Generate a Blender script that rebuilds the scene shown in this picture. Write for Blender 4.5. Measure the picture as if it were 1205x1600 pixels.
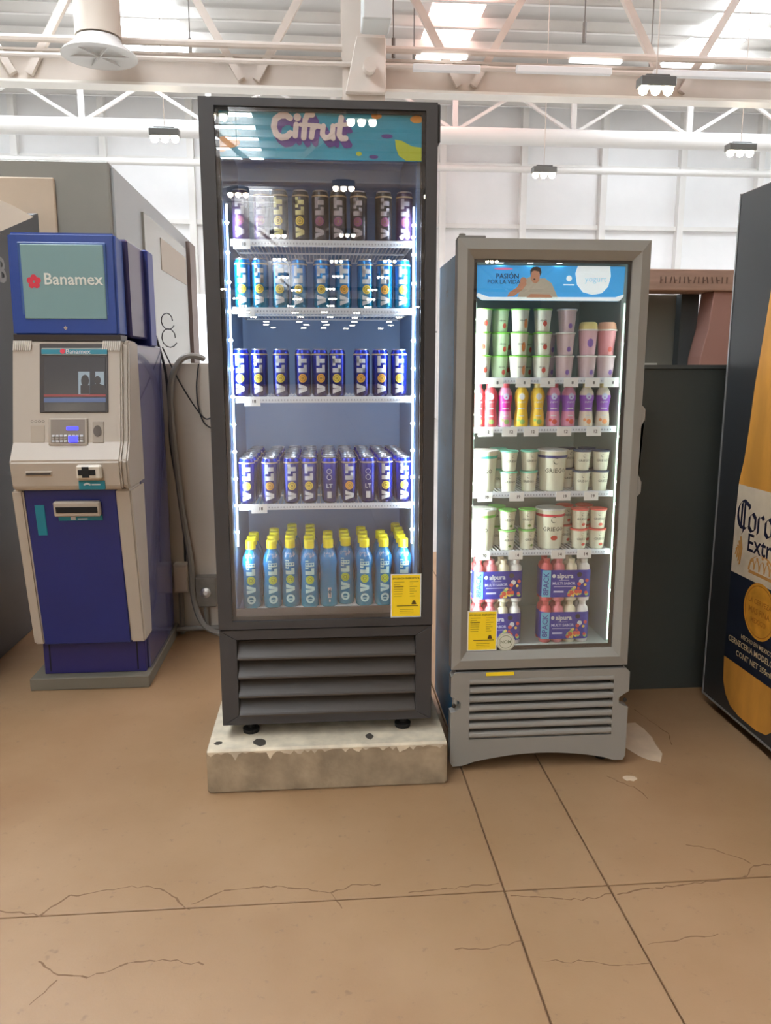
import bpy, bmesh, math, random
from mathutils import Vector, Matrix

random.seed(7)
for o in list(bpy.data.objects):
    bpy.data.objects.remove(o, do_unlink=True)
SC = bpy.context.scene
COL = SC.collection
PI = math.pi

# ------------------------------------------------------------------ camera
CAM_F, CAM_PITCH, CAM_YAW, CAM_H = 1230.0, math.radians(10.4), math.radians(4.66), 1.55
cd = bpy.data.cameras.new('camera'); cam = bpy.data.objects.new('camera', cd); COL.objects.link(cam)
cd.sensor_fit = 'VERTICAL'; cd.sensor_height = 32.0; cd.lens = CAM_F / 1600.0 * 32.0
cd.clip_start = 0.05; cd.clip_end = 300
cam.location = (0, 0, CAM_H)
cam.rotation_euler = (PI / 2 - CAM_PITCH, 0, -CAM_YAW)
SC.camera = cam

# ------------------------------------------------------------------ light, exposure
EXPOSURE = 0.25
SKYLIGHT = 15.0
LAMP = 62.0
LED_LEFT, LED_RIGHT = 3.1, 5.8
SC.view_settings.view_transform = 'Standard'
SC.view_settings.look = 'None'
SC.view_settings.exposure = EXPOSURE
SC.view_settings.gamma = 1.0
SC.view_settings.use_curve_mapping = False
w = bpy.data.worlds.new('daylight'); SC.world = w; w.use_nodes = True
w.node_tree.nodes['Background'].inputs[0].default_value = (0.86, 0.9, 1.0, 1)
w.node_tree.nodes['Background'].inputs[1].default_value = 2.0
SC.cycles.max_bounces = 8
SC.cycles.diffuse_bounces = 5
SC.cycles.glossy_bounces = 4
SC.cycles.transparent_max_bounces = 12
SC.cycles.sample_clamp_indirect = 6.0
SC.cycles.caustics_reflective = False
SC.cycles.caustics_refractive = False


def area_light(name, loc, direction, sx, sy, power, color):
    l = bpy.data.lights.new(name, 'AREA'); l.shape = 'RECTANGLE'; l.size = sx; l.size_y = sy
    l.energy = power; l.color = color
    o = bpy.data.objects.new(name, l); COL.objects.link(o); o.location = loc
    o.rotation_euler = Vector(direction).to_track_quat('-Z', 'Y').to_euler()
    return o


# tall LED tubes just behind both door jambs of each cooler (size_y runs vertically)
for s, x in ((1, -0.302), (-1, 0.325)):
    area_light('led_light', (x, 2.885, 1.45), (s * .8, 1.0, 0), .02, 1.25, LED_LEFT, (.80, .90, 1.0))
for s, x in ((1, 0.560), (-1, 1.122)):
    area_light('led_light', (x, 2.885, 1.12), (s * .8, 1.0, 0), .02, 1.28, LED_RIGHT, (.90, 1.0, .95))


# ------------------------------------------------------------------ materials
def lin(c):
    return tuple((v / 255 / 12.92) if v / 255 <= .04045 else ((v / 255 + .055) / 1.055) ** 2.4 for v in c) + (1,)


MATS = {}


def M(name, col, rough=.5, metal=0.0, var=0.0, vs=6.0, bump=0.0, bs=60.0, emit=0.0, coat=0.0, stretch=None):
    if name in MATS: return MATS[name]
    m = bpy.data.materials.new(name); MATS[name] = m; m.use_nodes = True
    nt = m.node_tree; b = nt.nodes['Principled BSDF']; L = nt.links
    c = lin(col)
    b.inputs['Base Color'].default_value = c
    b.inputs['Roughness'].default_value = rough
    b.inputs['Metallic'].default_value = metal
    b.inputs['Coat Weight'].default_value = coat
    if emit:
        b.inputs['Emission Color'].default_value = c; b.inputs['Emission Strength'].default_value = emit
    if var or bump:
        tc = nt.nodes.new('ShaderNodeTexCoord'); mp = nt.nodes.new('ShaderNodeMapping')
        if stretch: mp.inputs['Scale'].default_value = stretch
        L.new(tc.outputs['Object'], mp.inputs[0])
    if var:
        n = nt.nodes.new('ShaderNodeTexNoise'); n.inputs['Scale'].default_value = vs; n.inputs['Detail'].default_value = 5
        L.new(mp.outputs[0], n.inputs['Vector'])
        r = nt.nodes.new('ShaderNodeValToRGB')
        r.color_ramp.elements[0].position = .32; r.color_ramp.elements[1].position = .68
        r.color_ramp.elements[0].color = tuple(v * (1 - var) for v in c[:3]) + (1,)
        r.color_ramp.elements[1].color = tuple(min(1, v * (1 + var)) for v in c[:3]) + (1,)
        L.new(n.outputs['Fac'], r.inputs[0]); L.new(r.outputs[0], b.inputs['Base Color'])
    if bump:
        n2 = nt.nodes.new('ShaderNodeTexNoise'); n2.inputs['Scale'].default_value = bs; n2.inputs['Detail'].default_value = 4
        L.new(mp.outputs[0], n2.inputs['Vector'])
        bp = nt.nodes.new('ShaderNodeBump'); bp.inputs['Strength'].default_value = bump; bp.inputs['Distance'].default_value = .004
        L.new(n2.outputs['Fac'], bp.inputs['Height']); L.new(bp.outputs[0], b.inputs['Normal'])
    return m


def glass_material(name, base, edge, tint=(1, 1, 1)):
    m = bpy.data.materials.new(name); MATS[name] = m; m.use_nodes = True
    nt = m.node_tree; nt.nodes.clear(); L = nt.links
    out = nt.nodes.new('ShaderNodeOutputMaterial'); mix = nt.nodes.new('ShaderNodeMixShader')
    tr = nt.nodes.new('ShaderNodeBsdfTransparent'); tr.inputs[0].default_value = tint + (1,)
    gl = nt.nodes.new('ShaderNodeBsdfGlossy'); gl.inputs['Roughness'].default_value = .0
    lw = nt.nodes.new('ShaderNodeLayerWeight'); lw.inputs['Blend'].default_value = .5
    pw = nt.nodes.new('ShaderNodeMath'); pw.operation = 'POWER'; pw.inputs[1].default_value = 4
    ma = nt.nodes.new('ShaderNodeMath'); ma.operation = 'MULTIPLY_ADD'; ma.inputs[1].default_value = edge; ma.inputs[2].default_value = base
    L.new(lw.outputs['Facing'], pw.inputs[0]); L.new(pw.outputs[0], ma.inputs[0]); L.new(ma.outputs[0], mix.inputs[0])
    L.new(tr.outputs[0], mix.inputs[1]); L.new(gl.outputs[0], mix.inputs[2]); L.new(mix.outputs[0], out.inputs[0])
    return m


def floor_material():
    m = bpy.data.materials.new('polished_concrete'); m.use_nodes = True; MATS['floor'] = m
    nt = m.node_tree; b = nt.nodes['Principled BSDF']; L = nt.links
    g = nt.nodes.new('ShaderNodeNewGeometry')

    def noise(scale, detail, rough=.6):
        n = nt.nodes.new('ShaderNodeTexNoise'); n.inputs['Scale'].default_value = scale
        n.inputs['Detail'].default_value = detail; n.inputs['Roughness'].default_value = rough
        L.new(g.outputs['Position'], n.inputs['Vector']); return n.outputs['Fac']

    def mix(fac, a, bb, typ='MIX'):
        x = nt.nodes.new('ShaderNodeMix'); x.data_type = 'RGBA'; x.blend_type = typ
        L.new(fac, x.inputs['Factor']) if not isinstance(fac, float) else None
        if isinstance(fac, float): x.inputs['Factor'].default_value = fac
        for i, v in ((6, a), (7, bb)):
            if isinstance(v, tuple): x.inputs[i].default_value = v
            else: L.new(v, x.inputs[i])
        return x.outputs[2]

    def ramp(f, p0, p1):
        r = nt.nodes.new('ShaderNodeMapRange'); r.inputs[1].default_value = p0; r.inputs[2].default_value = p1
        L.new(f, r.inputs[0]); return r.outputs[0]
    base = mix(ramp(noise(1.6, 6), .35, .68), lin((152, 120, 86)), lin((162, 131, 98)))
    stain = mix(ramp(noise(.9, 4, .5), .56, .78), base, lin((134, 98, 66)))
    speck = mix(ramp(noise(26, 6, .7), .60, .74), stain, lin((134, 108, 84)))
    spot = mix(ramp(noise(9, 3, .5), .70, .76), speck, lin((110, 86, 66)))
    L.new(spot, b.inputs['Base Color'])
    rr = nt.nodes.new('ShaderNodeMapRange'); rr.inputs[3].default_value = .34; rr.inputs[4].default_value = .55
    L.new(noise(3, 5), rr.inputs[0]); L.new(rr.outputs[0], b.inputs['Roughness'])
    bp = nt.nodes.new('ShaderNodeBump'); bp.inputs['Strength'].default_value = .12; bp.inputs['Distance'].default_value = .003
    L.new(noise(140, 4), bp.inputs['Height']); L.new(bp.outputs[0], b.inputs['Normal'])
    return m


# ------------------------------------------------------------------ mesh building
ORG = {}


class MB:
    def __init__(s): s.v = []; s.f = []

    def add(s, vs, fs):
        n = len(s.v); s.v += [tuple(p) for p in vs]; s.f += [tuple(i + n for i in q) for q in fs]; return s

    def box(s, x0, x1, y0, y1, z0, z1):
        return s.add([(x0, y0, z0), (x1, y0, z0), (x1, y1, z0), (x0, y1, z0), (x0, y0, z1), (x1, y0, z1), (x1, y1, z1), (x0, y1, z1)],
                     [(0, 3, 2, 1), (4, 5, 6, 7), (0, 1, 5, 4), (1, 2, 6, 5), (2, 3, 7, 6), (3, 0, 4, 7)])

    def prism(s, pts, axis, a, b):
        def P(p, t):
            return {'x': (t, p[0], p[1]), 'y': (p[0], t, p[1]), 'z': (p[0], p[1], t)}[axis]
        n = len(pts)
        return s.add([P(p, a) for p in pts] + [P(p, b) for p in pts],
                     [tuple(range(n)), tuple(range(2 * n - 1, n - 1, -1))] + [(i, (i + 1) % n, n + (i + 1) % n, n + i) for i in range(n)])

    def lathe(s, prof, seg=16, c=(0, 0, 0), axis='z'):
        vs = []; fs = []; n = len(prof)
        for r, z in prof:
            for k in range(seg):
                a = 2 * PI * k / seg; p = (r * math.cos(a), r * math.sin(a), z)
                if axis == 'y': p = (p[0], z, p[1])
                if axis == 'x': p = (z, p[0], p[1])
                vs.append((c[0] + p[0], c[1] + p[1], c[2] + p[2]))
        for i in range(n - 1):
            for k in range(seg):
                k2 = (k + 1) % seg; fs.append((i * seg + k, i * seg + k2, (i + 1) * seg + k2, (i + 1) * seg + k))
        fs.append(tuple(range(seg - 1, -1, -1))); fs.append(tuple((n - 1) * seg + k for k in range(seg)))
        return s.add(vs, fs)

    def tube(s, pts, r, seg=8):
        pts = [Vector(p) for p in pts]; vs = []; fs = []; n = len(pts); up = None
        for i, p in enumerate(pts):
            d = (pts[min(i + 1, n - 1)] - pts[max(i - 1, 0)]).normalized()
            if up is None: up = Vector((0, 0, 1)) if abs(d.z) < .9 else Vector((1, 0, 0))
            a = d.cross(up).normalized(); b = a.cross(d).normalized(); up = b
            rr = r[i] if isinstance(r, (list, tuple)) else r
            for k in range(seg):
                t = 2 * PI * k / seg; vs.append(p + a * math.cos(t) * rr + b * math.sin(t) * rr)
        for i in range(n - 1):
            for k in range(seg):
                k2 = (k + 1) % seg; fs.append((i * seg + k, i * seg + k2, (i + 1) * seg + k2, (i + 1) * seg + k))
        fs.append(tuple(range(seg - 1, -1, -1))); fs.append(tuple((n - 1) * seg + k for k in range(seg)))
        return s.add(vs, fs)

    def bar(s, p, q, wx, wy):
        p = Vector(p); q = Vector(q); d = (q - p).normalized()
        up = Vector((0, 1, 0)) if abs(d.y) < .9 else Vector((0, 0, 1))
        a = d.cross(up).normalized() * wx / 2; b = up * wy / 2
        return s.add([p - a - b, p + a - b, p + a + b, p - a + b, q - a - b, q + a - b, q + a + b, q - a + b],
                     [(0, 3, 2, 1), (4, 5, 6, 7), (0, 1, 5, 4), (1, 2, 6, 5), (2, 3, 7, 6), (3, 0, 4, 7)])

    def flat(s, polys, O, U, V):
        """2-D polygons laid on the plane O + u*U + v*V"""
        O = Vector(O); U = Vector(U); V = Vector(V)
        N = U.cross(V).normalized() * 4e-6   # each piece a hair prouder than the last, so overlaps never fight
        for k, pl in enumerate(polys): s.add([O + U * u + V * v + N * k for u, v in pl], [tuple(range(len(pl)))])
        return s

    def wrap(s, polys, R, du=.006, rot=0.0):
        """2-D polygons wrapped round a vertical body whose radius at height v is R(v); u=0 faces -Y"""
        if not callable(R): R0 = R; R = lambda v: R0
        for pl in strips(polys, du):
            s.add([(R(v) * math.sin(u / R(v) + rot), -R(v) * math.cos(u / R(v) + rot), v) for u, v in pl], [tuple(range(len(pl)))])
        return s

    def build(s, name, mat, parent=None, bevel=0.0, seg=1, smooth=False, origin=None, recalc=True):
        off = ORG.get(parent, Vector((0, 0, 0))) if parent else Vector(origin or (0, 0, 0))
        me = bpy.data.meshes.new(name)
        me.from_pydata([tuple(Vector(p) - off) for p in s.v], [], s.f)
        bm = bmesh.new(); bm.from_mesh(me)
        if recalc: bmesh.ops.recalc_face_normals(bm, faces=bm.faces)
        if bevel:
            es = [e for e in bm.edges if len(e.link_faces) == 2 and e.calc_face_angle(0) > .5]
            bmesh.ops.bevel(bm, geom=es, offset=bevel, segments=seg, affect='EDGES', clamp_overlap=True)
        bm.to_mesh(me); bm.free()
        if smooth:
            for p in me.polygons: p.use_smooth = True
            try: me.set_sharp_from_angle(angle=math.radians(38))
            except Exception: pass
        me.materials.append(mat)
        o = bpy.data.objects.new(name, me); COL.objects.link(o)
        if parent: o.parent = parent; ORG[o] = off
        else: o.location = off; ORG[o] = off
        return o


def clip(poly, val, keep_greater):
    out = []; n = len(poly)
    for i in range(n):
        a, b = poly[i], poly[(i + 1) % n]
        ia = (a[0] >= val) == keep_greater or a[0] == val; ib = (b[0] >= val) == keep_greater or b[0] == val
        if ia: out.append(a)
        if ia != ib:
            t = (val - a[0]) / (b[0] - a[0]); out.append((val, a[1] + (b[1] - a[1]) * t))
    return out


def strips(polys, du):
    res = []
    for pl in polys:
        u0 = min(p[0] for p in pl); u1 = max(p[0] for p in pl)
        k = math.floor(u0 / du)
        while k * du < u1:
            q = clip(clip(pl, k * du, True), (k + 1) * du, False) if u1 - u0 > du * .5 else pl
            if len(q) >= 3: res.append(q)
            if q is pl: break
            k += 1
    return res


TXT = {}


def text(s, size=1.0, bold=0.0, res=2, align='CENTER', shear=0.0, sx=1.0):
    key = (s, bold, res, align, shear)
    if key not in TXT:
        cu = bpy.data.curves.new('t', 'FONT'); cu.body = s; cu.size = 1; cu.offset = bold; cu.resolution_u = res
        cu.align_x = align; cu.align_y = 'CENTER'; cu.shear = shear
        ob = bpy.data.objects.new('t', cu); COL.objects.link(ob)
        ev = ob.evaluated_get(bpy.context.evaluated_depsgraph_get()); me = ev.to_mesh()
        TXT[key] = [[(me.vertices[i].co.x, me.vertices[i].co.y) for i in p.vertices] for p in me.polygons]
        ev.to_mesh_clear(); bpy.data.objects.remove(ob); bpy.data.curves.remove(cu)
    return [[(x * size * sx, y * size) for x, y in p] for p in TXT[key]]


def shift(polys, dx=0, dy=0, sc=1.0, rot=0.0):
    c, s = math.cos(rot), math.sin(rot)
    return [[((x * c - y * s) * sc + dx, (x * s + y * c) * sc + dy) for x, y in p] for p in polys]


def rect(x0, x1, y0, y1): return [(x0, y0), (x1, y0), (x1, y1), (x0, y1)]


def disc(cx, cy, r, n=20, ry=None): return [(cx + r * math.cos(2 * PI * k / n), cy + (ry or r) * math.sin(2 * PI * k / n)) for k in range(n)]


def ring(cx, cy, r0, r1, n=24):
    a = disc(cx, cy, r0, n); b = disc(cx, cy, r1, n)
    return [[a[k], b[k], b[(k + 1) % n], a[(k + 1) % n]] for k in range(n)]


def stroke(pts, r):
    """fat round pen stroke as quads and discs"""
    out = [disc(p[0], p[1], r, 12) for p in pts]
    for a, b in zip(pts, pts[1:]):
        dx, dy = b[0] - a[0], b[1] - a[1]; l = math.hypot(dx, dy) or 1; nx, ny = -dy / l * r, dx / l * r
        out.append([(a[0] + nx, a[1] + ny), (b[0] + nx, b[1] + ny), (b[0] - nx, b[1] - ny), (a[0] - nx, a[1] - ny)])
    return out


def nib(pts, w, ang=.7):
    """broad-nib stroke: a slanted pen edge dragged along the points"""
    nx, ny = math.cos(ang) * w / 2, math.sin(ang) * w / 2; out = []
    for a, b in zip(pts, pts[1:]):
        out.append([(a[0] - nx, a[1] - ny), (a[0] + nx, a[1] + ny), (b[0] + nx, b[1] + ny), (b[0] - nx, b[1] - ny)])
    return out


def arc(cx, cy, r, a0, a1, n=10, ry=None):
    return [(cx + r * math.cos(math.radians(a0 + (a1 - a0) * k / n)), cy + (ry or r) * math.sin(math.radians(a0 + (a1 - a0) * k / n))) for k in range(n + 1)]


def tag(o, label=None, cat=None, group=None, kind=None):
    if label: o['label'] = label
    if cat: o['category'] = cat
    if group: o['group'] = group
    if kind: o['kind'] = kind
    return o


def empty(name, loc, label=None, cat=None, group=None, kind=None):
    o = bpy.data.objects.new(name, None); COL.objects.link(o); o.location = loc; o.empty_display_size = .05
    ORG[o] = Vector(loc); return tag(o, label, cat, group, kind)


def copy_tree(o, parent=None):
    c = o.copy(); COL.objects.link(c)
    if parent: c.parent = parent
    for ch in o.children: copy_tree(ch, c)
    return c


ORD = ['leftmost', 'second from left', 'third from left', 'fourth from left', 'fifth from left', 'sixth from left',
       'seventh from left', 'eighth from left', 'rightmost']
BACK = ['front row', 'second row back', 'third row back', 'fourth row back', 'fifth row back', 'sixth row back', 'seventh row back']

# palette
BLACK = M('cooler_black', (58, 58, 60), .42, var=.12, vs=4)
BLACK2 = M('cooler_black_inner', (34, 31, 30), .5)
WHITE = M('white_plastic', (232, 236, 238), .45)
LETTER_W = M('print_white', (205, 210, 214), .45)
PAPER = M('tag_paper', (235, 238, 236), .6)
INK = M('ink_dark', (45, 45, 50), .6)
YELLOW = M('label_yellow', (255, 222, 34), .6)
CHROME = M('can_lid_metal', (200, 205, 210), .3, metal=.9)
LED = M('led_glow', (205, 228, 255), .5, emit=5.0)
LEDDOT = M('led_dot', (225, 238, 255), .5, emit=30.0)
LED_G = M('led_glow_warm', (225, 255, 240), .5, emit=1.2)
LEDDOT_G = M('led_dot_warm', (235, 255, 245), .5, emit=12.0)
GLASS = glass_material('door_glass', .095, .5)
STEEL_W = M('painted_steel_white', (232, 230, 226), .55, var=.06, vs=.8)
STEEL_C = M('painted_steel_cream', (212, 202, 192), .55, var=.08, vs=1.2)
RUBBER = M('rubber_black', (22, 22, 22), .8)

# ================================================================== THE SETTING
FLOOR = floor_material()
HX0, HX1, HY0, HY1, RZ = -16.0, 21.0, -70.0, 24.0, 9.0
FLOOR2 = M('far_floor_neutral', (176, 174, 170), .45, var=.06, vs=1)   # unseen far floor, turned grey so its bounced light stays neutral
fl = MB().box(HX0, HX1, HY0, HY1, -.30, -.012).build('floor', M('joint_dark', (128, 98, 70), .8)); tag(fl, 'tan polished concrete floor with saw joints', kind='structure')
J = .0028
xs = [HX0, .53, .85, HX1]; ys = [HY0, 2.09, 6.5, HY1]
for i in range(3):
    for j in range(3):
        MB().box(xs[i] + J, xs[i + 1] - J, ys[j] + .0025, ys[j + 1] - .0025, -.02, 0).build('slab', FLOOR if j < 2 else FLOOR2, fl, bevel=.002)
#
crackm = M('crack_dark', (122, 94, 68), .9)


def crack(pts, wd):
    m = MB(); rnd = random.Random(int(pts[0][0] * 100)); P = []
    for a, b in zip(pts, pts[1:]):
        n = max(2, int(math.hypot(b[0] - a[0], b[1] - a[1]) / .018))
        for k in range(n):
            t = k / n; P.append((a[0] + (b[0] - a[0]) * t + rnd.uniform(-.003, .003), a[1] + (b[1] - a[1]) * t + rnd.uniform(-.006, .006)))
    P.append(pts[-1])
    for a, b in zip(P, P[1:]):
        wa = wd * rnd.uniform(.4, 1.2); dx, dy = b[0] - a[0], b[1] - a[1]; l = math.hypot(dx, dy) or 1; nx, ny = -dy / l * wa / 2, dx / l * wa / 2
        m.add([(a[0] - nx, a[1] - ny, .0004), (b[0] - nx, b[1] - ny, .0004), (b[0] + nx, b[1] + ny, .0004), (a[0] + nx, a[1] + ny, .0004)], [(0, 1, 2, 3)])
    return m.build('crack', crackm, fl)


for pts, wd in (
        ([(-1.1, 2.10), (-.95, 2.12), (-.83, 2.09), (-.77, 2.17), (-.70, 2.185), (-.61, 2.20), (-.52, 2.19), (-.46, 2.15), (-.40, 2.08)], .006),
        ([(-.40, 2.10), (-.33, 2.15), (-.23, 2.17), (-.12, 2.16), (.01, 2.12), (.07, 2.15), (.16, 2.15)], .006),
        ([(.01, 2.12), (.04, 2.05)], .004), ([(.24, 2.10), (.40, 2.115), (.52, 2.125)], .005),
        ([(-.77, 1.91), (-.70, 1.85), (-.62, 1.84), (-.53, 1.88), (-.42, 1.885), (-.33, 1.86)], .005), ([(-.70, 1.84), (-.74, 1.76)], .004),
        ([(.86, 2.05), (1.1, 2.075), (1.28, 2.09), (1.34, 2.14), (1.5, 2.17)], .006), ([(1.34, 2.16), (1.26, 2.24), (1.18, 2.27)], .004),
        ([(.54, 2.07), (.62, 2.05), (.75, 2.03), (.85, 2.05)], .005), ([(.34, 1.86), (.45, 1.86), (.53, 1.88)], .004),
        ([(.87, 1.84), (.98, 1.85), (1.08, 1.86)], .004), ([(.56, 1.80), (.66, 1.79), (.80, 1.765), (.85, 1.77)], .004),
        ([(1.08, 2.72), (1.16, 2.62), (1.17, 2.55)], .004), ([(1.42, 3.3), (1.47, 3.05), (1.44, 2.95)], .004)):
    crack(pts, wd)

MB().box(HX0 - .2, HX0, HY0, HY1, -.02, RZ).build('wall_left', STEEL_W)['kind'] = 'structure'
MB().box(HX1, HX1 + .2, HY0, HY1, -.02, RZ).build('wall_right', STEEL_W)['kind'] = 'structure'
MB().box(HX0, HX1, HY0 - .2, HY0, -.02, RZ).build('wall_rear_added', M('wall_rear_dim', (120, 116, 110), .6))['kind'] = 'structure'  # unseen end wall, added dim to cut the veil reflected in the glass
wb = MB().box(HX0, HX1, HY1 + .12, HY1 + .3, -.02, RZ + .2).build('wall_back', M('wall_joint', (170, 165, 160), .7)); tag(wb, 'far white sheet panel wall of the hall', kind='structure')
PANEL = M('wall_sheet_white', (240, 240, 240), .6, var=.05, vs=.5)
xp = [3.6 + 2.38 * k for k in range(-8, 8)]
zl = [0, 2.6, 5.63, 7.3, RZ]
for a, b in zip(xp, xp[1:]):
    for za, zb in zip(zl, zl[1:]):
        if a > HX0 and b < HX1:
            MB().box(a + .03, b - .03, HY1 + .02, HY1 + .12, za + .02, zb - .02).build('panel', PANEL, wb, bevel=.01)
for a in xp:
    if HX0 < a < HX1: MB().box(a - .09, a + .09, HY1 - .22, HY1 + .04, 0, RZ).build('wall_post', STEEL_W, wb)
for z in (5.63, 7.3):
    MB().box(HX0, HX1, HY1 - .12, HY1 + .02, z - .06, z + .06).build('wall_girt', STEEL_W, wb)

roofm = M('roof_sheet', (208, 206, 202), .6, var=.08, vs=.4)
rf = empty('ceiling', (0, 0, RZ), 'corrugated metal roof with skylight strips', kind='structure')
SKY = [(-10.8, -9.3), (-4.6, -3.0), (2.45, 3.6), (8.65, 10.0), (15.0, 16.4)]
SKY_REAR = [(-3.5, -1.95)]
skym = M('skylight_daylight', (240, 247, 255), .5, emit=SKYLIGHT)
skyp = M('skylight_rose', (255, 206, 196), .5, emit=SKYLIGHT * .28)   # the middle strip is a dimmer pinkish sheet
for strips_, ya, yb in ((SKY, 4.0, 21.4), (SKY_REAR, HY0, 4.0)):
    edges = [HX0] + [e for q in strips_ for e in q] + [HX1]
    for k in range(0, len(edges), 2):
        MB().box(edges[k], edges[k + 1], ya, yb if yb < 20 else HY1 + .2, RZ + .06, RZ + .12).build('roof_sheet', roofm, rf)
    for a, b in strips_:
        MB().box(a, b, ya, yb, RZ + .06, RZ + .10).build('skylight', skyp if a == 2.45 else skym, rf)
        if yb > 20: MB().box(a, b, yb, HY1 + .2, RZ + .06, RZ + .12).build('roof_sheet', roofm, rf)
y = HY1 - .5; proto = None
while y > HY0:
    if proto is None:
        proto = MB().box(HX0, HX1, -.035, .035, -.22, 0).box(HX0, HX1, -.035, .06, -.22, -.20).build('purlin', STEEL_W, origin=(0, 0, 0)); proto.parent = rf; o = proto
    else:
        o = proto.copy(); COL.objects.link(o); o.parent = rf
    o.location = (0, y, 0); y -= 1.25

# trusses -------------------------------------------------------------
chord = STEEL_C


def truss(Y, z0, h, bay, x_off, name='roof_truss', label=None, full=True):
    r = empty(name, (0, Y, z0), label, kind='structure')
    MB().box(HX0, HX1, Y - .14, Y + .14, z0, z0 + .035).build('bottom_flange', M('flange_bright', (240, 236, 228), .45), r)
    MB().box(HX0, HX1, Y - .02, Y + .02, z0 + .035, z0 + .42).box(HX0, HX1, Y - .12, Y + .12, z0 + .40, z0 + .43).build('bottom_chord', STEEL_C, r)
    MB().box(HX0, HX1, Y - .10, Y + .10, z0 + h, z0 + h + .16).build('top_chord', STEEL_C, r)
    x = x_off
    while x < HX1:
        if x > HX0 + bay:
            for s in (-1, 1):
                MB().bar((x + s * .10, Y - .07, z0 + .12), (x + s * bay / 2, Y - .07, z0 + h + .05), .10, .08).build('diagonal', STEEL_C, r)
        x += bay
    return r


truss(12, 5.35, 2.5, 3.05, -3.98 - 9.15, label='near roof truss with wide V diagonals above the coolers')
for yy, nn in ((0.0, 'truss just behind the viewer'), (-12.0, 'second truss behind the viewer'), (-24.0, 'third truss behind the viewer'), (-40.0, 'fourth truss behind the viewer')):
    truss(yy, 5.35, 2.5, 6.1, -3.98 - 9.15, label='roof ' + nn)
r2 = empty('roof_truss', (0, 20, 7.1), 'thin far roof truss in front of the back wall', kind='structure')
MB().box(HX0, HX1, 19.93, 20.07, 7.04, 7.14).box(HX0, HX1, 19.85, 20.15, 7.04, 7.06).build('bottom_chord', M('chord_tan', (176, 160, 148), .6), r2)
MB().box(HX0, HX1, 19.93, 20.07, 7.95, 8.1).build('top_chord', STEEL_C, r2)
x = -14.1; k = 0
while x < HX1 - 2:
    MB().bar((x, 20, 7.12), (x + 1.45, 20, 7.98), .07, .07).build('diagonal', STEEL_W, r2)
    MB().bar((x + 2.9, 20, 7.12), (x + 1.45, 20, 7.98), .07, .07).build('diagonal', STEEL_W, r2)
    MB().bar((x, 20, 7.12), (x, 20, 7.98), .12, .08).build('vertical', STEEL_W, r2)
    x += 2.9
tag(MB().tube([(HX0, 19.3, 6.83), (HX1, 19.3, 6.83)], .19, 14).build('air_duct', M('duct_white', (228, 226, 222), .4), smooth=True, origin=(0, 19.3, 6.83)),
    'long round white duct under the far truss', 'duct')
tag(MB().tube([(HX0, 22.8, 6.95), (HX1, 22.8, 6.95)], .09, 10).build('pipe', MATS['duct_white'], smooth=True, origin=(0, 22.8, 6.95)),
    'thin white pipe along the back wall, below the round duct', 'pipe')
tag(MB().tube([(HX0, 11.78, 5.86), (HX1, 11.78, 5.86)], .05, 8).build('pipe', STEEL_C, smooth=True, origin=(0, 11.7, 5.8)),
    'cream pipe running along the top of the near truss chord', 'pipe')
tag(MB().tube([(HX0, 11.68, 5.62), (HX1, 11.68, 5.62)], .035, 8).build('pipe', STEEL_C, smooth=True, origin=(0, 11.6, 5.6)),
    'slim cream pipe along the face of the near truss chord', 'pipe')
tubem = M('tube_lamp', (250, 250, 250), .4, emit=1.6)
for x0, x1, z, d in ((1.32, 2.25, 5.53, 'white cable tray length beside the column'), (1.45, 2.1, 5.765, 'bright tube lamp right of the column'),
                  (2.75, 4.1, 5.55, 'white cable tray length left of the big bay lamp'), (3.55, 4.3, 5.765, 'bright tube lamp beside the big bay lamp'),
                  (4.7, 6.6, 5.55, 'white cable tray length right of the big bay lamp')):
    tag(MB().box(x0, x1, *((11.72, 11.80) if 'tube' in d else (11.55, 11.63)), z, z + .05 if 'tube' in d else z + .09).build('tube_lamp' if 'tube' in d else 'cable_tray', tubem if 'tube' in d else WHITE, bevel=.01, origin=(x0, 11.54, z)),
        d, 'lamp' if 'tube' in d else 'tray')

# column behind the tall cooler
c = empty('steel_column', (.65, 12, 0), 'cream steel column rising behind the tall black cooler', 'column')
MB().box(.36, .95, 11.72, 11.76, 0, RZ).box(.36, .95, 12.2, 12.24, 0, RZ).box(.64, .68, 11.76, 12.2, 0, RZ).build('shaft', STEEL_C, c)
MB().prism([(.40, 5.25), (.95, 5.25), (.95, 5.95), (.55, 5.95)], 'y', 11.60, 11.72).build('gusset', STEEL_C, c, bevel=.01)
MB().tube([(.72, 11.6, 5.55), (.72, 11.3, 5.50)], .09, 12).build('pipe_stub', STEEL_C, c, smooth=True)
tag(MB().prism([(.60, 5.93), (.98, 5.93), (1.06, RZ - .3), (.66, RZ - .3)], 'y', 11.0, 11.5).build('downpipe', M('pale_grey_sheet', (206, 210, 208), .5), bevel=.02, origin=(.8, 11.3, 5.93)),
    'pale grey square drop duct hanging before the cream column', 'duct')

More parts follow.
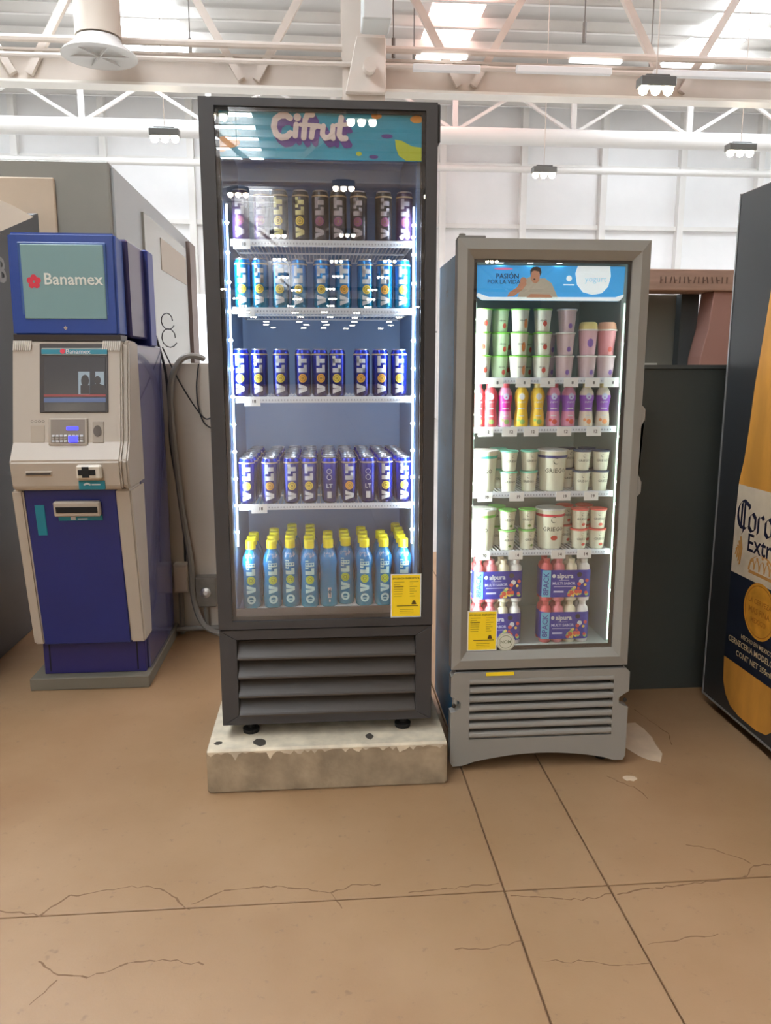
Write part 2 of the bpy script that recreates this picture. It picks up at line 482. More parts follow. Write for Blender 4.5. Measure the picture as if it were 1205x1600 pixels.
# air duct with round diffuser at upper left
d = empty('ceiling_diffuser', (-2.96, 11.4, 5.6), 'round cream drop duct with flared diffuser at upper left', 'duct')
MB().tube([(-2.8, 11.4, 5.75), (-2.8, 11.4, 6.32), (-2.82, 11.4, 6.40), (-2.85, 11.4, 6.7), (-2.85, 11.4, 8.8)], [.29, .29, .34, .36, .36], 20).build('drop_duct', M('duct_cream', (205, 194, 180), .45), d, smooth=True)
MB().lathe([(.28, .18), (.30, .12), (.46, 0), (.48, -.03), (.40, -.04), (.2, .02), (.05, .02)], 28, (-2.8, 11.4, 5.55)).build('flared_ring', M('diffuser_metal', (206, 204, 200), .25), d, smooth=True)
for k in range(6):
    a = PI * k / 3; MB().bar((-2.8, 11.4, 5.53), (-2.8 + .42 * math.cos(a), 11.4 + .42 * math.sin(a), 5.53), .03, .03).build('vane', MATS['diffuser_metal'], d)

# high bay lamps -----------------------------------------------------
housing = M('lamp_housing', (110, 112, 110), .4, metal=.3); lens = M('lamp_lens', (255, 238, 212), .4, emit=LAMP)


def bay_lamp(loc, label, top, s=1.0, group=None):
    r = empty('bay_lamp', loc, label, 'lamp', group)
    x, y, z = loc
    m = MB().box(x - .22 * s, x + .22 * s, y - .09, y + .09, z + .02, z + .13)
    m.box(x - .15 * s, x + .15 * s, y - .06, y + .06, z + .13, z + .16)
    m.build('housing', housing, r, bevel=.01)
    for k in (-1, 0, 1):
        MB().lathe([(.02, -.06), (.045, -.045), (.058, 0), (.05, .03)], 12, (x + k * .155 * s, y, z)).build('lens', lens, r, smooth=True)
    MB().tube([(x, y, z + .13), (x, y, top)], .008, 5).build('rod', STEEL_C, r)
    return r


bay_lamp((-2.3, 13, 4.97), 'three-lens bay lamp hanging above the grey kiosk, left of the tall cooler', RZ - .2)
bay_lamp((4.1, 10, 4.86), 'big glaring three-lens bay lamp in front of the near truss', RZ - .2, 1.0)
bay_lamp((6.79, 13, 4.95), 'three-lens bay lamp at the far right under the truss', RZ - .2, 1.05)
bay_lamp((4.13, 15, 5.02), 'three-lens bay lamp against the white wall, above the short grey cooler', RZ - .2, 1.0)
first = None
for ly in range(-6, -67, -5):
    for lx in (-4.3, -1.35, .55, 2.6, 5.6):
        if first is None:
            first = bay_lamp((lx, ly, 5.0), 'bay lamp behind the viewer, mirrored in the cooler glass as white dots', RZ - .2, group='bay lamps mirrored in the cooler doors')
        else:
            q = copy_tree(first); q.location = (lx + random.uniform(-.3, .3), ly + random.uniform(-.5, .5), 5.0)

# suspension rods with turnbuckles
rodm = M('rod_grey', (120, 116, 110), .5)
for k, (x, y, z, lab) in enumerate(((-1.78, 12.4, 5.9, 'left of the column, above the tall cooler'), (1.08, 11.9, 5.8, 'just right of the column'),
                                 (1.45, 12.6, 5.9, 'between column and pinkish skylight'), (3.6, 11.3, 5.85, 'right of the pinkish skylight'), (4.9, 12.2, 5.9, 'right of the big bay lamp'))):
    r = MB().tube([(x, y, z), (x, y, RZ)], .009, 5).tube([(x, y, z), (x, y, z + .25)], .028, 6).build('hanger_rod', rodm, origin=(x, y, z))
    tag(r, 'thin grey hanger rod ' + lab, 'rod')

# ================================================================== BACKGROUND FIXTURES
g = empty('kiosk', (-2.9, 6.9, 0), 'big grey kiosk with cream board on front, behind the cash machine', 'kiosk')
kgrey = M('kiosk_grey', (138, 136, 128), .5, var=.05, vs=2); kgrey2 = M('kiosk_side_grey', (160, 166, 168), .35)
MB().box(-4.6, -1.46, 6.0, 9.5, 0, 2.97).build('body', kgrey, g, bevel=.01)
MB().box(-4.4, -1.83, 5.97, 6.0, .4, 2.85).build('cream_board', M('board_cream', (196, 178, 156), .6, var=.12, vs=2), g, bevel=.008)
MB().box(-1.46, -1.44, 6.04, 9.46, .05, 2.94).build('side_cladding', kgrey2, g)
MB().box(-1.44, -1.42, 6.9, 8.95, .9, 2.80).build('side_window', M('window_frost', (178, 182, 178), .2), g)
MB().box(-1.42, -1.415, 7.55, 8.9, 2.42, 2.70).build('window_decal', M('decal_brown', (176, 166, 152), .5), g)
MB().box(-1.45, -1.40, 9.10, 9.50, .4, 2.9).build('end_post', M('post_brown', (120, 104, 96), .4), g)
t = MB().box(-1.66, -1.36, 10.3, 10.6, 0, 2.45).build('bright_spot_panel', M('bright_spot_glow', (240, 246, 255), .4, emit=1.5), bevel=.02, origin=(-1.1, 10.4, 0))  # added panel whose glow stands in for a sunlit bright spot
tag(t, 'added glowing panel standing for the bright spot between grey kiosk and tall cooler', 'panel')

lb = empty('black_machine', (-2.2, 4.2, 0), 'black machine at left edge with grey letters on its side', 'machine')
blk = M('machine_black', (44, 44, 46), .45, var=.1, vs=3)
MB().box(-2.5, -1.74, 3.5, 5.35, 0, 2.28).build('body', blk, lb, bevel=.01)
MB().prism([(4.3, 2.28), (5.35, 2.28), (5.35, 2.50), (5.2, 2.46), (4.68, 2.28)], 'x', -2.5, -1.75).build('top_panel', blk, lb)
MB().prism([(4.0, 2.24), (4.68, 2.285), (5.22, 2.455), (4.9, 2.46), (4.0, 2.42)], 'x', -2.5, -1.735).build('cream_canopy', M('canopy_cream', (226, 216, 196), .5), lb)
MB().flat(text('BB', .19, .02), (-1.736, 4.60, 2.07), (0, 1, 0), (0, 0, 1)).build('lettering', M('letter_grey', (130, 130, 128), .6), lb)

# low cream wall piece with cables between cash machine and tall cooler
tag(MB().box(-1.35, -.1, 4.58, 4.68, 0, 1.575).build('low_partition', M('partition_cream', (196, 186, 172), .6, var=.08, vs=2), bevel=.006, origin=(-.7, 4.6, 0)),
    'low cream partition between the blue cash machine and tall cooler', 'partition')
cg = M('conduit_grey', (128, 124, 116), .5); cblk = M('cable_black', (38, 38, 40), .5)


def sm(pts, n=6):
    P = [Vector(p) for p in pts]; out = []
    for i in range(len(P) - 1):
        p0, p1, p2, p3 = P[max(i - 1, 0)], P[i], P[i + 1], P[min(i + 2, len(P) - 1)]
        for k in range(n):
            t = k / n
            out.append(.5 * ((2 * p1) + (p2 - p0) * t + (2 * p0 - 5 * p1 + 4 * p2 - p3) * t * t + (3 * p1 - p0 - 3 * p2 + p3) * t ** 3))
    out.append(P[-1]); return out


def cable(name, pts, r, mat, label, cat='cable'):
    p = sm(pts); o = MB().tube(p, r, 8).build(name, mat, smooth=True, origin=tuple(p[0])); return tag(o, label, cat)


cable('conduit', [(-.66, 4.62, 1.60), (-.72, 4.55, 1.615), (-.78, 4.52, 1.58), (-.83, 4.51, 1.46), (-.835, 4.51, 1.25), (-.82, 4.51, 1.0), (-.795, 4.51, .7), (-.765, 4.51, .45), (-.755, 4.50, .22), (-.70, 4.46, .08), (-.60, 4.42, .035), (-.45, 4.40, .03)],
      .017, cg, 'thick grey conduit looping over the cream partition down to the floor', 'conduit')
cable('cable', [(-.90, 4.52, 1.72), (-.86, 4.52, 1.55), (-.85, 4.53, 1.35), (-.85, 4.53, 1.12), (-.82, 4.53, .85), (-.80, 4.54, .6), (-.80, 4.54, .44)],
      .007, cblk, 'black cable running down beside the grey conduit into the box')
cable('cable', [(-.87, 4.54, 1.66), (-.80, 4.54, 1.50), (-.72, 4.55, 1.35), (-.66, 4.55, 1.27), (-.62, 4.55, 1.27), (-.55, 4.55, 1.3)],
      .004, cblk, 'thin black cable sagging across the top of the cream partition')
cable('cable', [(-.68, 4.56, 1.57), (-.695, 4.55, 1.45), (-.69, 4.55, 1.33), (-.66, 4.55, 1.24), (-.60, 4.55, 1.20)],
      .004, cblk, 'thin black cable hanging straight from the partition top near the cooler')
for kk, (cx, cz, rr) in enumerate(((-.835, 1.80, .042), (-.83, 1.71, .05))):
    pts = [(cx + .8 * rr * math.cos(a * PI / 6), 4.50 + .006 * a, cz + rr * math.sin(a * PI / 6)) for a in range(12)]
    o = MB().tube(pts, .003, 6).build('cable_coil', cblk, smooth=True, origin=(cx, 4.5, cz)); tag(o, ('upper' if kk == 0 else 'lower') + ' loop of coiled black cable behind the cash machine side', 'cable')
bx = empty('junction_box', (-.82, 4.55, .25), 'cream electrical box on the partition with pipe to floor', 'box')
MB().box(-.868, -.782, 4.50, 4.58, .26, .43).build('case', M('box_cream', (190, 178, 160), .6), bx, bevel=.006)
MB().box(-.860, -.790, 4.495, 4.50, .27, .42).build('cover', MATS['box_cream'], bx, bevel=.002)
MB().tube([(-.835, 4.54, .26), (-.835, 4.54, 0)], .015, 8).build('pipe', cg, bx, smooth=True)
bx = empty('junction_box', (-.69, 4.55, .17), 'grey metal electrical box with round cover near the floor', 'box')
MB().box(-.745, -.625, 4.50, 4.58, .17, .35).build('case', M('box_grey', (120, 116, 108), .5, var=.15, vs=20), bx, bevel=.006)
MB().lathe([(.03, 0), (.03, -.012), (.012, -.016)], 14, (-.685, 4.50, .26), 'y').build('knob', CHROME, bx)
MB().tube([(-.69, 4.53, .17), (-.69, 4.53, .05)], .012, 8).build('pipe', cg, bx, smooth=True)
cable('conduit', [(-.86, 4.50, .04), (-.7, 4.50, .045), (-.5, 4.50, .04)], .016, cg, 'grey conduit lying along the foot of the cream partition', 'conduit')

# dark low partition at right
pr = empty('dark_partition', (1.6, 3.55, 0), 'dark green-black low partition standing right of the grey cooler', 'partition')
MB().box(.75, 2.4, 3.52, 3.58, 0, 1.545).build('board', M('partition_dark', (56, 60, 56), .5, var=.08, vs=2, bump=.15, bs=200), pr, bevel=.003)
MB().box(.75, 2.4, 3.515, 3.585, 1.545, 1.562).build('cap_strip', M('cap_dark', (70, 74, 72), .4), pr)
# brown stand behind it
st = empty('display_stand', (2.3, 5.1, 0), 'brown wooden stand with carved header and grey back, behind dark partition', 'stand')
wood = M('stand_brown', (172, 142, 126), .6, var=.12, vs=5, stretch=(1, 1, 6))
MB().box(1.5, 3.2, 5.0, 5.25, 2.03, 2.162).build('header', wood, st, bevel=.006)
MB().prism([(2.40, 0), (2.9, 0), (2.9, 2.03), (2.52, 2.03), (2.50, 1.8), (2.46, 1.62)], 'y', 5.02, 5.2).build('pillar', M('pillar_rose', (168, 128, 118), .6), st, bevel=.004)
MB().box(1.5, 2.46, 5.3, 5.34, 0, 2.03).build('back_panel', M('stand_grey', (118, 120, 112), .5), st)
MB().box(2.40, 2.52, 5.22, 5.3, 0, 2.03).build('dark_jamb', M('stand_dark', (70, 78, 80), .5), st)
MB().box(1.6, 2.25, 5.2, 5.3, 1.50, 1.58).build('rail', M('rail_pale', (190, 194, 188), .4), st)
m = MB(); rnd = random.Random(3)
for k in range(15):
    x = 2.15 + k * .031; lean = rnd.choice((0, 0, .008, -.008))
    m.prism([(x, 2.075), (x + .007, 2.075), (x + .007 + lean, 2.115), (x + lean, 2.115)], 'y', 4.996, 5.0)
    if k % 3 == 0: m.box(x, x + .018, 4.996, 5.0, 2.092, 2.098)
m.build('carved_marks', M('carving_brown', (112, 88, 76), .7), st)

# ================================================================== CASH MACHINE
A = empty('cash_machine', (-1.12, 4.1, 0), 'blue and cream cash machine with teal sign on top', 'cash machine')
ablue = M('atm_blue', (30, 42, 112), .35, var=.06, vs=3); abl2 = M('atm_blue_side_sheen', (76, 78, 122), .22, coat=.5); acream = M('atm_cream', (184, 174, 160), .45)  # side blue is lightened to carry the white reflected in its gloss
adark = M('atm_dark', (58, 52, 50), .35); teal = M('atm_teal', (20, 130, 150), .4); tealp = M('sign_teal', (130, 166, 168), .35)
red = M('logo_red', (220, 60, 80), .5)
MB().box(-1.43, -.86, 3.74, 4.56, 0, .062).build('plinth', M('plinth_grey', (112, 106, 92), .7), A, bevel=.004)
MB().box(-1.385, -.872, 3.84, 4.50, .062, 1.66).build('body', abl2, A, bevel=.006)
MB().box(-1.375, -.885, 3.80, 3.84, .062, .235).build('kick_panel', M('atm_blue_dark', (40, 36, 100), .4), A, bevel=.003)
for x in (-1.345, -.925): MB().box(x - .003, x + .003, 3.798, 3.80, .075, .225).build('kick_slot', RUBBER, A)
# lower door leans forward towards its top
def lean(y0, z0, y1, z1):
    n = math.hypot(y1 - y0, z1 - z0); return Vector((0, (y1 - y0) / n, (z1 - z0) / n)), Vector((0, -(z1 - z0) / n, (y1 - y0) / n))
MB().prism([(3.74, .235), (3.86, .235), (3.86, 1.005), (3.635, 1.005)], 'x', -1.345, -.938).build('lower_door', ablue, A, bevel=.004)
for a, b in ((-1.395, -1.345), (-.938, -.868)):
    MB().prism([(3.745, .235), (3.90, .235), (3.90, 1.005), (3.625, 1.005)], 'x', a, b).build('side_trim', acream, A, bevel=.008, seg=2)
VL, NL = lean(3.74, .235, 3.635, 1.005)
def lower(u0, u1, z0, z1, t0, t1, name, mat, par=A, bevel=.002):
    def Pp(u, z, t):
        k = (z - .235) / .77; return Vector((u, 3.74 + (3.635 - 3.74) * k, z)) + NL * t
    vs = [Pp(u, z, t) for t in (t0, t1) for u, z in ((u0, z0), (u1, z0), (u1, z1), (u0, z1))]
    return MB().add(vs, [(0, 1, 2, 3), (7, 6, 5, 4), (0, 4, 5, 1), (1, 5, 6, 2), (2, 6, 7, 3), (3, 7, 4, 0)]).build(name, mat, par, bevel=bevel)
sl = lower(-1.215, -1.008, .885, .955, 0, .03, 'cash_slot', acream, bevel=.006)
lower(-1.203, -1.020, .905, .932, .028, .033, 'slot_opening', RUBBER, sl, 0)
lower(-1.205, -1.008, .858, .884, 0, .004, 'slot_sticker', teal)
lower(-1.305, -1.262, .79, .935, 0, .003, 'teal_sticker', teal)
lower(-1.150, -1.128, .863, .878, .004, .006, 'bird_mark', LETTER_W, A, 0)
lower(-1.118, -1.075, .865, .870, .004, .006, 'sticker_text', LETTER_W, A, 0)
# fascia
prof = [(3.60, 1.008), (3.90, 1.008), (3.90, 1.668), (3.765, 1.672), (3.73, 1.66), (3.635, 1.22), (3.575, 1.14), (3.59, 1.03)]
Y0f, Z0f, Y1f, Z1f = 3.635, 1.22, 3.73, 1.66
MB().prism(prof, 'x', -1.375, -.895).build('fascia', acream, A, bevel=.008, seg=2)
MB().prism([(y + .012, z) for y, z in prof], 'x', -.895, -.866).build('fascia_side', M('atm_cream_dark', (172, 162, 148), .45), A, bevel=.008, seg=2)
VU, NU = lean(Y0f, Z0f, Y1f, Z1f)
def up(z): return Vector((0, Y0f + (Y1f - Y0f) * (z - Z0f) / (Z1f - Z0f), z))
def upper(u0, u1, z0, z1, t0, t1, name, mat, par=A, bevel=.002):
    vs = [up(z) + Vector((u, 0, 0)) + NU * t for t in (t0, t1) for u, z in ((u0, z0), (u1, z0), (u1, z1), (u0, z1))]
    return MB().add(vs, [(0, 1, 2, 3), (7, 6, 5, 4), (0, 4, 5, 1), (1, 5, 6, 2), (2, 6, 7, 3), (3, 7, 4, 0)]).build(name, mat, par, bevel=bevel)
upper(-1.255, -.955, 1.35, 1.655, .0, .004, 'screen_bezel', adark)
sc = upper(-1.235, -.965, 1.355, 1.595, .004, .007, 'screen', M('screen_dim', (70, 70, 72), .15, emit=.25))
upper(-1.235, -.965, 1.395, 1.415, .007, .008, 'screen_band', M('screen_blue', (80, 95, 130), .3, emit=.25), sc, 0)
upper(-1.235, -.965, 1.42, 1.43, .007, .008, 'screen_band', M('screen_red', (130, 60, 60), .3, emit=.25), sc, 0)
upper(-1.085, -1.035, 1.43, 1.53, .007, .008, 'screen_photo', M('screen_pale', (130, 145, 155), .3, emit=.3), sc, 0)
upper(-1.010, -.972, 1.45, 1.53, .007, .008, 'screen_photo', MATS['screen_pale'], sc, 0)
m = MB(); O = up(1.48) + Vector((-1.055, 0, 0)) + NU * .0085
m.flat([disc(.0, .01, .018, 12, .028), rect(-.02, .02, -.05, -.01), disc(.055, .012, .014, 12, .02), [(.02, -.05), (.10, -.05), (.085, -.012), (.055, 0), (.03, -.012)]], O, (1, 0, 0), VU)
m.build('screen_figures', adark, sc)
hs = upper(-1.245, -.958, 1.603, 1.635, .004, .008, 'header_strip', M('strip_grey', (150, 160, 155), .4))
upper(-1.245, -.958, 1.608, 1.628, .008, .009, 'strip_band', teal, hs, 0)
MB().flat(text('Banamex', .030, .012), up(1.618) + Vector((-1.085, 0, 0)) + NU * .010, (1, 0, 0), VU).build('lettering', LETTER_W, hs)
MB().flat([disc(0, 0, .012, 14)], up(1.620) + Vector((-1.152, 0, 0)) + NU * .010, (1, 0, 0), VU).build('logo', red, hs)
kp = upper(-1.215, -1.045, 1.205, 1.325, 0, .012, 'keypad_frame', acream, bevel=.004)
upper(-1.205, -1.055, 1.215, 1.318, .011, .013, 'keypad_recess', M('keypad_grey', (138, 128, 118), .5), kp, 0)
for r_ in range(3):
    for c_ in range(8):
        upper(-1.198 + c_ * .0175, -1.186 + c_ * .0175, 1.219 + r_ * .012, 1.227 + r_ * .012, .013, .018, 'key', CHROME if r_ != 1 else M('key_grey', (160, 152, 144), .4), kp, 0)
bluel = M('keypad_blue_glow', (50, 50, 255), .4, emit=3.0)
upper(-1.135, -1.085, 1.272, 1.286, .013, .016, 'blue_light', bluel, kp, 0); upper(-1.125, -1.085, 1.218, 1.245, .018, .020, 'blue_light', bluel, kp, 0)
cr = upper(-1.025, -.975, 1.215, 1.31, 0, .004, 'card_reader', M('reader_grey', (165, 155, 142), .45))
MB().flat([disc(0, 0, .018, 18, .026)], up(1.268) + Vector((-1.003, 0, 0)) + NU * .0055, (1, 0, 0), VU).build('reader_hole', M('reader_dark', (92, 84, 78), .5), cr)
upper(-1.295, -1.235, 1.22, 1.295, 0, .002, 'instruction_plate', M('plate_beige', (176, 164, 148), .5))
m = MB()
for k in range(4): m.flat(ring(-.024 + k * .016, 0, .004, .006, 10), up(1.312) + Vector((-1.265, 0, 0)) + NU * .001, (1, 0, 0), VU)
m.build('braille_marks', adark, A)
def shelfbox(x0, x1, z0, z1, y0, name, mat, par=A, bv=.003, dep=.03): return MB().box(x0, x1, y0, y0 + dep, z0, z1).build(name, mat, par, bevel=bv)
rs = shelfbox(-1.31, -1.195, 1.078, 1.098, 3.575, 'receipt_slot', acream); shelfbox(-1.305, -1.20, 1.082, 1.090, 3.573, 'slot_opening', adark, rs, 0, .004)
cs = shelfbox(-1.085, -.975, 1.06, 1.125, 3.555, 'card_slot', M('cream_light', (214, 206, 190), .4), bv=.008, dep=.05)
shelfbox(-1.075, -1.0, 1.080, 1.105, 3.552, 'slot_opening', RUBBER, cs, 0, .004); shelfbox(-1.058, -1.028, 1.070, 1.118, 3.551, 'slot_notch', RUBBER, cs, 0, .004)
shelfbox(-1.085, -.97, 1.012, 1.052, 3.585, 'teal_sticker', teal, bv=.001, dep=.01)
MB().flat(stroke([(-.02, 0), (-.008, .006), (.004, 0)], .004) + [rect(.012, .05, -.003, .003)], (-1.04, 3.5845, 1.034), (1, 0, 0), (0, 0, 1)).build('sticker_text', LETTER_W, A)
# top sign
sg = MB().prism([(3.74, 1.69), (3.90, 1.69), (3.90, 2.13), (3.76, 2.14), (3.75, 2.0)], 'x', -1.372, -.905).build('sign_frame', M('sign_blue', (40, 72, 150), .35), A, bevel=.012, seg=3)
MB().box(-1.325, -.945, 3.743, 3.752, 1.752, 2.095).build('sign_inset', M('sign_blue_pale', (66, 100, 160), .3), sg, bevel=.003)
MB().box(-1.312, -.955, 3.738, 3.746, 1.765, 2.085).build('sign_panel', tealp, sg, bevel=.002)
MB().flat(text('Banamex', .070, .014), (-1.092, 3.7365, 1.935), (1, 0, 0), (0, 0, 1)).build('lettering', M('print_cream', (236, 240, 232), .5), sg)
m = MB()
for k in range(5):
    a = 2 * PI * k / 5 + PI / 2; m.flat([disc(.018 * math.cos(a), .018 * math.sin(a), .0135, 14)], (-1.262, 3.7368, 1.925), (1, 0, 0), (0, 0, 1))
m.flat(ring(0, 0, .005, .020, 16), (-1.262, 3.7367, 1.925), (1, 0, 0), (0, 0, 1)).build('logo', red, sg)
MB().flat(ring(0, 0, .005, .009, 4) + [disc(0, 0, .003, 6)], (-1.14, 3.738, 1.725), (1, 0, 0), (0, 0, 1)).build('emblem', M('emblem_tan', (200, 180, 150), .4), sg)
MB().box(-1.36, -.885, 3.90, 4.24, 1.69, 2.135).build('sign_housing', M('housing_blue', (66, 62, 104), .15), A, bevel=.01)
MB().box(-1.36, -.866, 4.24, 4.38, 1.66, 2.135).build('rear_panel', M('rear_blue', (36, 54, 140), .35), A, bevel=.006)
MB().box(-1.37, -.90, 3.74, 3.86, 1.668, 1.695).build('sign_neck', adark, A)
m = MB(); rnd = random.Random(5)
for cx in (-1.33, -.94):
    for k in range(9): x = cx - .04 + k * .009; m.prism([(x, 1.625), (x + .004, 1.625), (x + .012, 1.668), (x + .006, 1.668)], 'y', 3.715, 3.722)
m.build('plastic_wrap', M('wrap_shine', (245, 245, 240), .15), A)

# ================================================================== CORONER BEER COOLER AT RIGHT
Bx = 1.76
K = empty('beer_cooler', (2.1, 2.95, 0), 'black beer cooler with giant printed bottle on its door', 'cooler')
kb = M('beer_cooler_black', (44, 46, 48), .35, var=.08, vs=2)
MB().box(Bx + .05, 2.5, 2.55, 3.335, .05, 2.24).build('cabinet', kb, K, bevel=.01)
MB().box(Bx, Bx + .045, 2.55, 3.335, .06, 2.262).build('door', kb, K, bevel=.004)
MB().box(Bx - .003, Bx + .02, 3.332, 3.340, .06, 2.262).box(Bx - .003, Bx + .02, 2.55, 3.34, .055, .064).build('edge_trim', M('trim_alu', (170, 172, 172), .3, metal=.6), K)
for y in (2.62, 3.28):
    for x in (1.84, 2.4): MB().lathe([(.03, 0), (.03, .02), (.015, .03), (.015, .06)], 12, (x, y, 0)).build('foot', RUBBER, K)
yc = 2.95
hw = [(.085, .07), (.10, .14), (.135, .185), (.19, .215), (.30, .222), (.9, .222), (1.08, .215), (1.17, .19), (1.30, .172), (1.48, .155), (1.66, .125), (1.84, .098), (2.0, .082), (2.16, .075), (2.2, .075)]
def bottle_poly(z0, z1):
    def W(z):
        for (a, b), (c_, d_) in zip(hw, hw[1:]):
            if a <= z <= c_: return b + (d_ - b) * (z - a) / (c_ - a)
        return hw[-1][1]
    zs = [z0] + [z for z, _ in hw if z0 < z < z1] + [z1]
    return [[(-W(a), a), (W(a), a), (W(b), b), (-W(b), b)] for a, b in zip(zs, zs[1:])]
def bface(polys, t, name, mat, par):   # u runs to the viewer's right, i.e. towards -Y
    return MB().flat(polys, (Bx - t, yc, 0), (0, -1, 0), (0, 0, 1)).build(name, mat, par)
amber = M('print_amber', (206, 146, 62), .5, var=.22, vs=7, stretch=(1, 1, .35))
bp = bface(bottle_poly(.085, 2.2), .0006, 'bottle_print', amber, K)
bface(bottle_poly(.686, 1.066), .0012, 'cream_label', M('print_cream_label', (205, 190, 165), .6, var=.08, vs=12), bp)
bface(bottle_poly(.30, .686), .0012, 'navy_label', M('print_navy', (22, 30, 48), .5), bp)
navy = M('print_navy_ink', (26, 28, 52), .5); gold = M('print_gold', (214, 150, 50), .5, var=.15, vs=20)
bface([disc(0.02, .575, .118, 36)], .0018, 'medallion', gold, bp)
bface(ring(.02, .575, .104, .108, 36) + shift(text('LA CERVEZA', .030, .01), .02, .61) + shift(text('MAS FINA', .036, .01), .02, .57) + shift(text('MEXICO', .030, .01), .02, .53), .0024, 'medallion_print', M('gold_dark', (176, 112, 36), .5), bp)
crown = [rect(-.085, .10, .715, .728)] + nib(arc(.01, .728, .095, 0, 180, 14, .075), .014, .3)
for k in range(5):
    x = -.065 + k * .038; crown += nib(arc(x, .735, .018, 0, 180, 6, .045), .008, .5); crown.append(disc(x, .795 - abs(k - 2) * .012, .008, 8))
for k in range(4): crown += nib([(-.16 - k * .012, .73 + k * .012), (-.15 - k * .012, .80), (-.165 - k * .01, .85 - k * .02)], .014, .4)
bface(crown, .0018, 'crown_print', M('crown_gold', (205, 150, 84), .5), bp)
# blackletter word drawn with a broad nib
W_ = []
def glyph(strokes, x, z, s, wd):
    for st_ in strokes: W_.extend(nib([(x + px * s, z + pz * s) for px, pz in st_], wd * s, .75))
gC = [arc(.5, .62, .42, 60, 285, 14, .58), [(.38, 1.10), (.38, .10)], [(.60, 1.15), (.60, -.08)], [(.5, 1.22), (.95, 1.05), (.98, .92)], [(.45, .08), (.72, .02), (.95, .18)], [(.60, -.08), (.50, -.22)]]
go = [[(.10, .15), (.10, .62), (.34, .78), (.56, .60), (.56, .12), (.30, 0), (.10, .15)]]
gr = [[(.12, 0), (.12, .70)], [(.02, .66), (.12, .76)], [(.12, .60), (.36, .78), (.50, .66)]]
gn = [[(.10, 0), (.10, .70)], [(.10, .60), (.38, .78), (.52, .62), (.52, .02), (.60, 0)]]
ga = [[(.12, .66), (.34, .78), (.52, .62), (.52, .05), (.62, 0)], [(.52, .42), (.22, .40), (.10, .20), (.24, 0), (.52, .14)]]
x0 = -.208
for gl_, wdt in ((gC, .98), (go, .72), (gr, .60), (go, .72), (gn, .72), (ga, .70)):
    s = .098; glyph(gl_, x0, .885, s, .20); x0 += wdt * s * .93
for st_ in []: pass
ex = shift(text('Extra', .105, .012), .0, .835)
bface(W_ + ex, .0018, 'brand_lettering', navy, bp)
bface(shift(text('HECHO EN MEXICO', .026, .01), .02, .432) + shift(text('CERVECERIA MODELO S.A.', .036, .012, sx=.95), .01, .395) + shift(text('CONT NET 355ml', .034, .012), .01, .350), .0018, 'small_lettering', M('print_tan', (200, 180, 140), .5), bp)
rb = MB().lathe([(.03, 0), (.045, .01), (.05, .07), (.035, .09), (.015, .10)], 14, (1.95, 2.98, 2.241)).build('red_cap', M('cap_red', (210, 50, 60), .4), smooth=True, origin=(1.95, 2.98, 2.241))
tag(rb, 'small red object on top of the black beer cooler', 'object')

# ================================================================== CONCRETE BLOCK
cb = MB().box(-.437, .455, 2.715, 3.56, 0, .172).build('concrete_block', M('block_concrete', (158, 142, 118), .8, var=.26, vs=11, bump=.6, bs=40), bevel=.008, seg=2, origin=(0, 3.1, 0))
tag(cb, 'rough concrete block with peeling white paint under the tall cooler', 'block')
# ragged coat of white paint over the top of the block and a little down its face
rnd = random.Random(11); m = MB(); pts = []; n = 70
for k in range(n + 1):
    x = -.433 + .884 * k / n; pts.append((x, .172 - .010 - .016 * rnd.random() ** 2 - (.016 if rnd.random() > .9 else 0)))
for a, b in zip(pts, pts[1:]): m.add([(a[0], 2.7135, a[1]), (b[0], 2.7135, b[1]), (b[0], 2.7135, .1655), (a[0], 2.7135, .1655)], [(0, 1, 2, 3)]); m.add([(a[0], 2.7135, .1655), (b[0], 2.7135, .1655), (b[0], 2.722, .1735), (a[0], 2.722, .1735)], [(0, 1, 2, 3)])
m.add([(-.433, 2.722, .1735), (.451, 2.722, .1735), (.451, 3.55, .1735), (-.433, 3.55, .1735)], [(0, 1, 2, 3)])
m.build('white_paint', M('paint_peeling', (212, 200, 176), .7, var=.18, vs=14), cb, recalc=False)
rnd = random.Random(4)
for x, y, w_, h_ in ((-.245, 2.735, .05, .06), (.165, 2.75, .03, .05), (-.40, 2.74, .03, .03)):
    p = [(x + w_ * math.cos(a) * rnd.uniform(.4, .6), y + .03 + h_ * math.sin(a) * rnd.uniform(.4, .6), .174) for a in [2 * PI * k / 9 for k in range(9)]]
    MB().add(p, [tuple(range(9))]).build('dark_stain', M('stain_dark', (72, 66, 58), .8), cb)

# ================================================================== TALL BLACK COOLER
LX0, LX1, LY, LZ0, LZ1 = -.385, .404, 2.80, .225, 2.418
T = empty('drink_cooler', (0, 3.15, .172), 'tall black glass-door drink cooler standing on the concrete block', 'cooler')
YB = 3.50
MB().box(LX0 + .005, LX0 + .05, LY + .065, YB, LZ0, LZ1 - .01).box(LX1 - .05, LX1 - .005, LY + .065, YB, LZ0, LZ1 - .01).box(LX0 + .05, LX1 - .05, YB - .05, YB, LZ0, LZ1 - .01) \
    .box(LX0 + .05, LX1 - .05, LY + .065, YB - .05, 2.36, LZ1 - .01).box(LX0 + .05, LX1 - .05, LY + .065, YB - .05, LZ0, .62).build('cabinet', BLACK, T)
liner = M('liner_blue_grey', (118, 148, 186), .5)
a, b = -.335, .354
MB().box(a, a + .012, LY + .065, YB - .05, .62, 2.36).box(b - .012, b, LY + .065, YB - .05, .62, 2.36).box(a, b, YB - .062, YB - .05, .62, 2.36) \
    .box(a, b, LY + .065, YB - .05, 2.348, 2.36).box(a, b, LY + .065, YB - .05, .62, .640).build('liner', liner, T)
